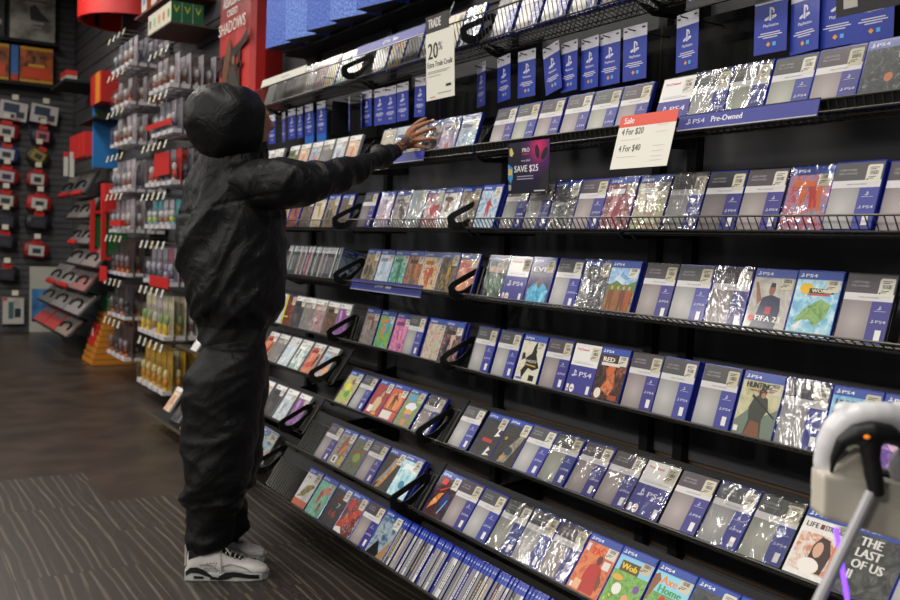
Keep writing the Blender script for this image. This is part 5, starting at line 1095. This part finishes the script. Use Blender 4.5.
def jd(p, n_):
    ax = (p-pts[3]).dot((pts[-1]-pts[3]).normalized()); w = min(1, max(0, (ax+.12)/.16)) if p.z > pts[3].z-.13 else 0
    t1 = dfold(p, R(52), 2.0, 7.5, 3); t2 = dfold(p, R(100), 2.2, 8, 9); t3 = dfold(p, R(20), 3, 10, 4)
    t4 = dfold(p, R(65), 4, 17, 14)
    d = .015*max(-.2, t1)+.009*max(-.2, t2)*max(0, min(1, (p.z-zc)/.3))+.004*t3+.006*max(-.3, t4)
    k = max(0, 1-abs(p.z-(zc+.02))/.13); d += .007*k*math.sin(p.dot(RV)*85+9*noise.noise(p*6))
    d -= .0045*math.exp(-((p.z-ywa+.05*math.sin(p.dot(RV)*5+1))/.005)**2)*(1-w)
    q = Vector((ax*13, p.dot(AV)*2.5, p.z*3.5)); q += noise.noise_vector(q*.6)*.6; qq = q*2.1
    sl = .016*max(-.25, 1-2.3*abs(noise.noise(q)))*(.55 if ax > .42 else 1)+.006*max(-.3, 1-2.3*abs(noise.noise(qq)))
    return d*(1-w)+sl*w-.010
person = empty('person', Matrix.Translation(Vector((flr(222, 572).x, flr(222, 572).y, 0))), 'person in black hooded jacket, black trousers and white sneakers reaching for a game', 'person')
PMi = person.matrix_world.inverted()
def child(name, me, parent=person, label=None):
    o = bpy.data.objects.new(name, me); COL.objects.link(o); o.parent = parent; o.matrix_parent_inverse = parent.matrix_world.inverted() if parent is person else Matrix()
    if label: o['label'] = label
    return o
jk = solid(mb, .008, 9, [CLOTH, KNIT], jd)
jdir = (pts[-1]-pts[-3]).normalized()
for p in jk.polygons:
    c_ = p.center
    if c_.z < zc-.02 or (c_-pts[-1]).dot(jdir) > -.035 and (c_-pts[-1]).length < .08: p.material_index = 1
jacket = child('jacket', jk)
# hood: a soft shell open towards the shelves
FW = (RV*.90+AV*.44).normalized(); SD = ZV.cross(FW).normalized()
hc = atd(230, 121, 3.60); mb = MB(); nu, nv_ = 48, 36; grid = []
spw = lambda v_, e_: math.copysign(abs(v_)**e_, v_)
for j in range(nv_+1):
    th = PI*j/nv_; row_ = []
    for i in range(nu):
        ph = 2*PI*i/nu
        w = Vector((spw(math.cos(th), .85), spw(math.sin(th), .85)*math.cos(ph), spw(math.sin(th), .85)*math.sin(ph)))
        p = Vector((w.x*(.150 if w.x < 0 else .152), w.y*.128, w.z*(.122 if w.z > 0 else .145)))
        if w.z > .2 and w.x < 0: p.z += .016*w.z*(1+w.x)           # highest just behind the brow
        if w.z < -.2: p.x = p.x*(1+.16*w.z)
        row_.append(p)
    grid.append(row_)
j0 = 11
vs = []
for j in range(j0, nv_+1):
    for i in range(nu):
        p = grid[j][i].copy(); q = hc+FW*p.x+SD*p.y+ZV*p.z
        q += (q-hc).normalized()*(.016*max(-.2, dfold(q, R(65), 2.2, 5.5, 21, 3))+.011*max(-.2, dfold(q, R(-20), 3, 6, 31, 3))+.005*noise.noise(q*14)-.006)
        q += (q-hc).normalized()*(.010*math.exp(-((j-j0)/2.2)**2))             # rolled front edge
        vs.append(q)
fs = [((j)*nu+i, j*nu+(i+1) % nu, (j+1)*nu+(i+1) % nu, (j+1)*nu+i) for j in range(nv_-j0) for i in range(nu)]
mb.raw(vs, fs, CLOTH); hm = mb.mesh('hood'); o = bpy.data.objects.new('hood', hm); COL.objects.link(o)
so = o.modifiers.new('s', 'SOLIDIFY'); so.thickness = .010; so.offset = -1; ss = o.modifiers.new('b', 'SUBSURF'); ss.levels = ss.render_levels = 1
dg = bpy.context.evaluated_depsgraph_get(); dg.update(); hm2 = bpy.data.meshes.new_from_object(o.evaluated_get(dg)); bpy.data.objects.remove(o)
hm2.polygons.foreach_set('use_smooth', [True]*len(hm2.polygons)); child('hood', hm2)
# trousers
mb = MB()
near = [(348, 206, 262, .12, .02), (362, 196, 264, .13, .0), (378, 187, 262, .13, -.02), (400, 184, 259, .125, -.03), (430, 182, 256, .12, -.03), (458, 181, 252, .115, -.03), (480, 184, 246, .105, -.02), (497, 186, 241, .098, -.01), (508, 189, 240, .10, 0), (516, 187, 236, .09, 0), (525, 190, 236, .092, 0), (534, 189, 230, .08, 0), (541, 191, 229, .078, 0), (547, 193, 225, .065, 0)]
far = [(348, 208, 266, .12, .10), (370, 195, 267, .12, .12), (400, 190, 265, .12, .14), (430, 190, 261, .115, .15), (460, 192, 257, .11, .16), (490, 200, 247, .10, .17), (506, 203, 247, .10, .18), (516, 204, 243, .09, .18), (526, 207, 243, .085, .18), (536, 210, 238, .07, .18)]
for rs in (near, far): mb.loft([ring(*r_) for r_ in rs][::-1], PANT)
mb.loft([ring(338, 206, 264, .12, .05), ring(362, 200, 267, .14, .05), ring(385, 196, 262, .12, .05)][::-1], PANT)
zk = atd(210, 470, DP).z; za = atd(210, 520, DP).z
def td(p, n_):
    k = max(0, min(1, 1-(p.z-za)/.75)); e = max(0, min(1, (zk+.05-p.z)/.14))
    d = .005*max(-.3, dfold(p, R(30), 5, 19, 41))+(.016*max(-.25, dfold(p, R(38), 2.6, 7, 13))+.012*max(-.25, dfold(p, R(-30), 2.6, 8, 17)))*(.45+.7*k)
    d += .012*e*max(-.5, dfold(p, R(8), 3.2, 13, 23))
    return d+.003*noise.noise(p*16)-.009
trousers = child('trousers', solid(mb, .0085, 4, [PANT], td))
# body with head, and the bare hand
mb = MB()
hd = atd(244, 119, 3.60)
def blob(c, a, b_, c_, n=18, k=14):
    R3 = Matrix((FW, SD, ZV)).transposed(); mb.ball(c, (a, b_, c_), SKIN, n, k, R3)
blob(hd, .092, .074, .112); blob(hd+FW*.030-ZV*.055, .060, .056, .062)
mb.tube([hd+FW*.085+ZV*.02, hd+FW*.108-ZV*.022, hd+FW*.096-ZV*.035], [.008, .014, .010], SKIN, 8)        # nose
for s_ in (-1, 1):
    blob(hd+SD*s_*.074-ZV*.005-FW*.005, .018, .008, .030, 10, 8); blob(hd+FW*.080+SD*s_*.030+ZV*.022, .014, .016, .006, 10, 8)
blob(hd+FW*.088-ZV*.058, .012, .024, .006, 10, 8); blob(hd+FW*.086-ZV*.070, .012, .020, .007, 10, 8); blob(hd+FW*.074-ZV*.098, .02, .024, .016, 10, 8)
mb.tube([hd-ZV*.06, hd-ZV*.17-FW*.03, hd-ZV*.22-FW*.04], [.058, .056, .07], SKIN, 14)
mb.loft([ring(v, a+14, b_-14, c_*.75, d_) for v, a, b_, c_, d_ in tor][::-1], SKIN)
mb.tube(pts, [r_*.55 for r_ in rad[:-2]]+[.028, .025], SKIN, 12); mb.tube([atd(u, v, d) for u, v, d, r_ in la], [r_*.5 for *_, r_ in la], SKIN, 12)
for rs in (near, far): mb.loft([ring(v, (a+b_)/2-(b_-a)*.27, (a+b_)/2+(b_-a)*.27, c_*.55, d_) for v, a, b_, c_, d_ in rs][::-1], SKIN)
mb.loft([ring(338, 212, 258, .10, .05), ring(385, 206, 255, .10, .05)][::-1], SKIN)
bm1 = solid(mb, .0085, 2, [SKIN, INKS])
mb = MB()
XS = lambda z: 1.98+(z-1.613)*math.tan(T1)-.012         # just in front of the covers
def hp(u, v, k=0):
    p = atx(u, v, 2.0)
    for _ in range(3): p = atx(u, v, XS(p.z)-k)
    return p
wr = atx(402, 145.5, 1.895)
kn = {'i': hp(414.5, 128.5, .032), 'm': hp(416.5, 134, .036), 'r': hp(416.5, 140, .034), 'p': hp(414, 145.5, .03)}
tip = {'i': (hp(424.5, 123.6, .030), hp(429.5, 121.9, .018), hp(433.3, 120.8, .008)), 'm': (hp(426.5, 130.2, .032), hp(431.8, 128.6, .020), hp(435.2, 128.2, .008)), 'r': (hp(426, 139, .030), hp(431, 138.4, .018), hp(433.8, 138.6, .008)), 'p': (hp(420, 146.5, .024), hp(423, 147.5, .012), hp(424.5, 148.5, .006))}
for k_, b_ in kn.items():
    mb.tube([wr+(b_-wr)*.05, wr+(b_-wr)*.5, b_], [.0165, .0150, .0115], SKIN, 12)
    mb.tube([b_, *tip[k_]], [.0108, .0094, .0082, .0070] if k_ != 'p' else [.0095, .0082, .0075, .0065], SKIN, 12); mb.ball(tip[k_][2], .0069, SKIN, 10, 7); mb.ball(b_, .0122, SKIN, 10, 7)
th = [wr+(kn['i']-wr)*.15, hp(409.5, 131.5, .022), hp(416, 124.5, .010), hp(421.5, 120.6, .004), hp(425.5, 118.6, .004)]
mb.tube(th, [.015, .0135, .0112, .0100, .008], SKIN, 12); mb.ball(th[-1], .008, SKIN, 10, 7)
mb.tube([wr+(kn['m']-wr)*.35-Vector((.0, 0, 0)), wr+(wr-kn['m'])*.15, pts[-2], pts[-3]], [.024, .0245, .026, .030], SKIN, 16)
bm2 = solid(mb, .0026, 4, [SKIN, INKS], lambda p, n_: .0006*noise.noise(p*120))
# merge into one body mesh
bb = bmesh.new(); bb.from_mesh(bm1); bb.from_mesh(bm2); body = bpy.data.meshes.new('body'); bb.to_mesh(body); bb.free()
body.materials.append(SKIN); body.materials.append(INKS)
tc_ = atx(404.5, 139.5, 1.90)
for p in body.polygons:
    p.use_smooth = True
    dd_ = (p.center-tc_).length
    if dd_ < .045 and noise.noise(p.center*95)+.45-dd_*14 > 0 and p.normal.dot(AV) < .2: p.material_index = 1
bo = child('body', body)
# nails
mb = MB()
for k_ in 'imr':
    a, b_ = tip[k_][1], tip[k_][2]; t_ = (b_-a).normalized(); n_ = Vector((-1, -.25, .3)).normalized(); n_ = (n_-t_*n_.dot(t_)).normalized(); s2 = t_.cross(n_)
    c_ = b_+n_*.0062-t_*.001; mb.loft([[c_+t_*x_+s2*y_+n_*z_ for x_, y_ in ((-.005, -.004), (.005, -.0035), (.0065, 0), (.005, .0035), (-.005, .004), (-.006, 0))] for z_ in (0, .0012)], flat('b98a78', .3))
child('fingernails', mb.mesh('fingernails'))
# sneakers
SW = objnoise('white_leather', 'c9c6c2', 'd6d3d0', 20, .45, .05); SB = flat('121214', .5); SI = flat('b5b8b4', .3, 0, .2); SG = flat('b0aca2', .5)
def sneaker(heel, toe, label):
    L = (toe-heel).length; X = (toe-heel).normalized(); Y = ZV.cross(X)
    M = Matrix(((X.x, Y.x, 0, heel.x), (X.y, Y.y, 0, heel.y), (0, 0, 1, .001), (0, 0, 0, 1))) @ Matrix.Diagonal((L/.31, L/.31, L/.31, 1))
    mb = MB()
    prof = [(.004, .026, .030, .100, 0), (.018, .034, .022, .120, 0), (.05, .038, .02, .128, 0), (.085, .040, .02, .128, 0), (.115, .042, .02, .118, 0), (.14, .044, .02, .100, 0), (.17, .047, .02, .083, 0), (.20, .050, .02, .076, 0), (.235, .051, .02, .068, -.002), (.27, .047, .02, .060, -.004), (.293, .036, .02, .050, -.006), (.306, .021, .022, .041, -.007)]
    rings = []
    for x_, hw, z0, z1, yo in prof:
        n = 20; rings.append([Vector((x_, yo+hw*math.copysign(abs(math.cos(q))**.75, math.cos(q)), z0+(z1-z0)*(.5+.5*math.copysign(abs(math.sin(q))**(.8), math.sin(q))))) for q in [2*PI*i/n for i in range(n)]])
    for r_, (x_, hw, z0, z1, yo) in zip(rings, prof):      # ankles narrow towards the top
        for p in r_:
            k = max(0, (p.z-.05)/.08)
            if x_ < .15: p.y *= 1-.28*k
            else: p.y *= 1-.35*max(0, (p.z-.03)/.06)*.8
    mb.loft(rings, SW); me = mb.mesh('sneaker'); 
    o = bpy.data.objects.new('sneaker', me); COL.objects.link(o); o.modifiers.new('s', 'SUBSURF').levels = 1; dg = bpy.context.evaluated_depsgraph_get(); dg.update()
    me = bpy.data.meshes.new_from_object(o.evaluated_get(dg)); bpy.data.objects.remove(o); me.polygons.foreach_set('use_smooth', [True]*len(me.polygons))
    so = child('sneaker', me, person, label); so.matrix_world = M; so.matrix_parent_inverse = Matrix(); so.matrix_local = PMi @ M
    def part(name, mb_, sm=False):
        m_ = mb_.mesh(name)
        if sm: m_.polygons.foreach_set('use_smooth', [True]*len(m_.polygons))
        p = bpy.data.objects.new(name, m_); COL.objects.link(p); p.parent = so
    out = [(-.002, .0), (.0, .03), (.03, .040), (.09, .042), (.14, .044), (.2, .052), (.25, .052), (.285, .042), (.305, .022), (.312, 0)]
    ol = [(x_, y_) for x_, y_ in out]+[(x_, -y_-.001) for x_, y_ in out[1:-1]][::-1]
    mb = MB(); mb.loft([[Vector((x_*1.0, y_*.95, 0)) for x_, y_ in ol][::-1], [Vector((x_, y_, .004)) for x_, y_ in ol][::-1], [Vector((x_, y_, .024+.006*(x_ < .05))) for x_, y_ in ol][::-1], [Vector((x_, y_*.96, .030+.006*(x_ < .05))) for x_, y_ in ol][::-1]], SI); part('sole', mb)
    mb = MB()
    for s_ in (-1, 1):      # black midsole waves on both sides
        y_ = lambda x_: s_*(.0012+[b2 for a2, b2 in out][min(range(len(out)), key=lambda i: abs(out[i][0]-x_))])
        def sidepoly(pp, m_):
            mb.prism([(a, s_*(.0015+yy_(a)), c_) for a, c_ in pp], (0, s_*.0022, 0), m_)
        def yy_(a):
            for (x1, y1), (x2, y2) in zip(out, out[1:]):
                if x1 <= a <= x2: return y1+(y2-y1)*(a-x1)/(x2-x1)
            return .02
        top = [(.125, .018), (.15, .034), (.18, .038), (.21, .034), (.24, .028), (.275, .024)]; bot = [(.275, .010), (.24, .013), (.21, .017), (.18, .019), (.16, .010), (.125, .004)]
        for i in range(5): sidepoly([top[i], top[i+1], bot[4-i], bot[5-i]], SB)
        hl = [(.004, .036), (.02, .051), (.045, .054), (.07, .044), (.10, .022)]; hb = [(.10, .014), (.07, .025), (.045, .033), (.02, .031), (.004, .020)]
        for i in range(4): sidepoly([hl[i], hl[i+1], hb[3-i], hb[4-i]], SB)
        sidepoly([(.035, .012), (.07, .011), (.07, .019), (.035, .021)], SB); sidepoly([(.095, .008), (.13, .006), (.13, .014), (.095, .020)], SB)
        part('midsole', mb); mb = MB()
    mb = MB(); mb.tube([(.02, 0, .118), (.03, .020, .126), (.07, .027, .131), (.10, .022, .130), (.115, 0, .126), (.10, -.022, .130), (.07, -.027, .131), (.03, -.020, .126), (.02, 0, .118)], .007, SB, 8); mb.loft([[Vector((.105, y_, .118+.5*z_)) for y_, z_ in ((-.02, 0), (.02, 0), (.02, .01), (-.02, .01))], [Vector((.098, y_, .150+z_)) for y_, z_ in ((-.022, 0), (.022, 0), (.022, .008), (-.022, .008))]], SW); part('tongue', mb)
    mb = MB()
    for x0_, x1_ in ((.128, .150), (.150, .172), (.172, .194), (.194, .216)):
        zt = lambda q: .1115-.46*(q-.128)+.35*(q-.128)**2
        mb.poly([(x0_, -.022, zt(x0_)-.0045), (x1_, -.020, zt(x1_)-.0045), (x1_, .020, zt(x1_)-.0045), (x0_, .022, zt(x0_)-.0045)][::1], SB); mb.poly([(x0_, -.012, zt(x0_)), (x1_, -.011, zt(x1_)), (x1_, .011, zt(x1_)), (x0_, .012, zt(x0_))], SB)
    part('throat', mb)
    mb = MB()
    for i in range(6):
        x_ = .135+.016*i; z_ = .112-.0074*i-.0001*i*i; hw = .018; mb.tube([(x_-.004, -hw-.006, z_-.009), (x_, -hw*.4, z_+.001), (x_+.003, hw*.4, z_+.001), (x_+.002, hw+.006, z_-.009)], .0028, SG, 6)
    mb.tube([(.13, -.01, .112), (.128, -.032, .10), (.132, -.046, .07), (.136, -.050, .035)], .0025, SG, 6); mb.tube([(.13, .01, .114), (.15, -.02, .116), (.165, -.03, .10)], .0025, SG, 6); part('laces', mb)
    mb = MB(); mb.box(-.004, -.012, .05, .004, .012, .125, SG); mb.box(.0, -.016, .122, .006, .016, .135, SB); part('heel_tab', mb)
    mb = MB()
    for s_ in (-1, 1):
        for i in range(4):
            for j in range(3): mb.ball((.075+.011*i+.004*j, s_*(.0425-.001*j), .050+.009*j), .0019, SB, 6, 4)
        for i in range(4): mb.ball((.06+.010*(i % 2), s_*.033, .098+.009*(i//2)), .0024, SB, 6, 4)
        for i in range(6): mb.ball((.2+.008*(i % 3), s_*(.043-.002*(i//3)), .047+.006*(i//3)), .0017, SB, 6, 4)
    part('eyelets', mb)
    mb = MB()
    for s_ in (-1, 1):
        mb.tube([(.128, s_*.0435, .032), (.140, s_*.0452, .058), (.165, s_*.0462, .066), (.195, s_*.0485, .060), (.225, s_*.0498, .050), (.245, s_*.0495, .036)], .0016, flat('8f8d8a', .6), 5); mb.tube([(.055, s_*.040, .062), (.085, s_*.0415, .066), (.110, s_*.0425, .052), (.122, s_*.0435, .036)], .0016, flat('8f8d8a', .6), 5)
        mb.prism([(.012, s_*.0265, .078), (.05, s_*.0325, .094), (.05, s_*.0305, .118), (.012, s_*.0255, .112)], (0, s_*.0022, 0), SB)
    part('side_panel', mb)
h1, t1 = flr(185.5, 578), flr(269, 577); sneaker(h1, t1, 'white sneaker with black midsole, nearer foot')
t2 = flr(266, 560.5); sneaker(t2+(h1-t1).normalized()*(t1-h1).length*.99+AV*.02, t2, 'white sneaker, farther foot')

# ------------------------------------------------------------------ controller stand in the near right
DK_ = 1.40
def k_(u, v, d=0): return atd(u, v, DK_+d)
SHW = flat('ececef', .35); OFFW = flat('cfc8ba', .5)
pedb = Vector((k_(840, 470).x, k_(840, 470).y, 0))
stand = empty('controller_stand', Matrix.Translation((pedb.x, pedb.y, 0)), 'off-white display cradle on slim legs with purple light strip', 'display stand')
SI_ = stand.matrix_world.inverted()
def kid(name, me, root, label=None):
    o = bpy.data.objects.new(name, me); COL.objects.link(o); o.parent = root; o.matrix_parent_inverse = root.matrix_world.inverted()
    if label: o['label'] = label
def face(pp, d0, d1, m_):
    mb.prism([k_(u, v, d0) for u, v in pp], AV*(d1-d0), m_)
mb = MB(); face([(824, 474), (960, 494), (960, 560), (822, 518)], -.02, .03, OFFW); face([(830, 478), (834, 470), (862, 448), (868, 484)], -.012, .012, OFFW); cr_ = solid(mb, .004, 3, [OFFW]); kid('cradle', cr_, stand)
la0, la1 = k_(871, 492, -.03), k_(818, 602, -.03); g = la1+(la1-la0)*((la1.z-.012)/(la0.z-la1.z)); mb = MB(); mb.tube([la0, la1, g], [.008, .0085, .010], flat('bdbcc0', .3), 10); kid('leg', mb.mesh('leg'), stand)
pa, pb_ = k_(836, 528, .03), k_(848, 604, .03); g2 = pb_+(pb_-pa)*((pb_.z-.012)/(pa.z-pb_.z)); mb = MB(); mb.tube([pa, pb_, g2], .0035, flat('6a3cf0', .4, emit=3.0), 8); kid('light_strip', mb.mesh('light_strip'), stand, 'glowing purple strip')
mb = MB(); c_ = (g+g2)*.5; rr_ = (g-g2).length/2+.12; mb.loft([[Vector((c_.x+rr_*s2*math.cos(q), c_.y+rr_*s2*math.sin(q), z_)) for q in [2*PI*i/40 for i in range(40)]] for z_, s2 in ((.002, 1), (.010, 1), (.016, .97))], OFFW); kid('base', mb.mesh('base'), stand)
# the controller itself
ctl = empty('game_controller', Matrix.Translation(k_(868, 440)), 'white game controller with black centre resting in the cradle', 'controller')
mb = MB(); arc = [(824, 478, .012), (824, 464, .016), (829, 446, .020), (838, 430, .023), (848, 420, .023), (860, 416, .021), (872, 415, .020), (884, 415, .020), (896, 419, .021), (907, 429, .020), (916, 446, .017), (921, 464, .013), (921, 478, .009)]
mb.tube([k_(u, v, -.01+.03*(abs(u-872)/52)**2) for u, v, r_ in arc], [r_ for *_, r_ in arc], SHW, 14); mb.ball(k_(845, 408, .0), (.020, .014, .010), SHW, 10, 8); mb.ball(k_(899, 408, .0), (.020, .014, .010), SHW, 10, 8); kid('shell', solid(mb, .0032, 5, [SHW]), ctl)
for u in (843, 899): mb = MB(); mb.ball(k_(u, 466, .012), (.016, .014, .026), flat('a9a8ae', .4), 12, 10); kid('grip', solid(mb, .0032, 3, [flat('a9a8ae', .4)]), ctl, 'pale grey inner grip')
mb = MB(); BK = flat('121215', .5); mb.tube([k_(831, 474, -.014), k_(834, 458, -.018), k_(842, 442, -.024), k_(856, 434, -.030), k_(872, 432, -.033), k_(888, 434, -.030), k_(902, 442, -.024), k_(910, 458, -.018), k_(913, 474, -.014)], [.003, .006, .010, .015, .017, .015, .010, .006, .003], BK, 12)
mb.tube([k_(870, 436, -.03), k_(871, 458, -.030), k_(874, 476, -.030), k_(877, 496, -.030)], [.018, .013, .013, .011], BK, 12); kid('centre', solid(mb, .003, 3, [BK]), ctl, 'black centre')
mb = MB(); mb.ball(k_(867, 437, -.052), (.005, .004, .003), flat('e07a20', .4, emit=.6), 8, 6); kid('indicator', mb.mesh('indicator'), ctl, 'small orange light')
mb = MB(); mb.ball(k_(874, 423, -.030), (.007, .003, .002), flat('6a4cf0', .4, emit=1.5), 8, 6); kid('light_bar', mb.mesh('light_bar'), ctl, 'small purple light')

# ------------------------------------------------------------------ lights of the shop
def lamp(x, y, e, sx=.6, sy=1.2, z=4.30, col=(1, .95, .88)):
    l = bpy.data.lights.new('ceiling_lamp', 'AREA'); l.shape = 'RECTANGLE'; l.size = sx; l.size_y = sy; l.energy = e; l.color = col
    o = bpy.data.objects.new('ceiling_lamp', l); COL.objects.link(o); o.location = (x, y, z)
    mb = MB()
    for a in ((-sx/2-.03, -sy/2-.03, sx/2+.03, -sy/2), (-sx/2-.03, sy/2, sx/2+.03, sy/2+.03), (-sx/2-.03, -sy/2, -sx/2, sy/2), (sx/2, -sy/2, sx/2+.03, sy/2)): mb.box(a[0], a[1], -.02, a[2], a[3], .098, flat('c8c8c8'))
    fo = mb.build('ceiling_light', None, Matrix.Translation((x, y, z))); tag(fo, 'white framed ceiling light panel above the aisle', 'ceiling light', 'ceiling light panels')
for x, y, e in LAMPS: lamp(x, y, e)
w = bpy.data.worlds.new('world'); scene.world = w; w.use_nodes = True
w.node_tree.nodes['Background'].inputs[0].default_value = (.9, .92, 1, 1); w.node_tree.nodes['Background'].inputs[1].default_value = .07
vs_ = scene.view_settings; vs_.view_transform = 'Standard'; vs_.look = 'None'; vs_.gamma = 1; vs_.use_curve_mapping = False; vs_.exposure = EXPO
scene.cycles.use_denoising = True; scene.cycles.max_bounces = 8; scene.cycles.transparent_max_bounces = 24; scene.cycles.sample_clamp_indirect = 4
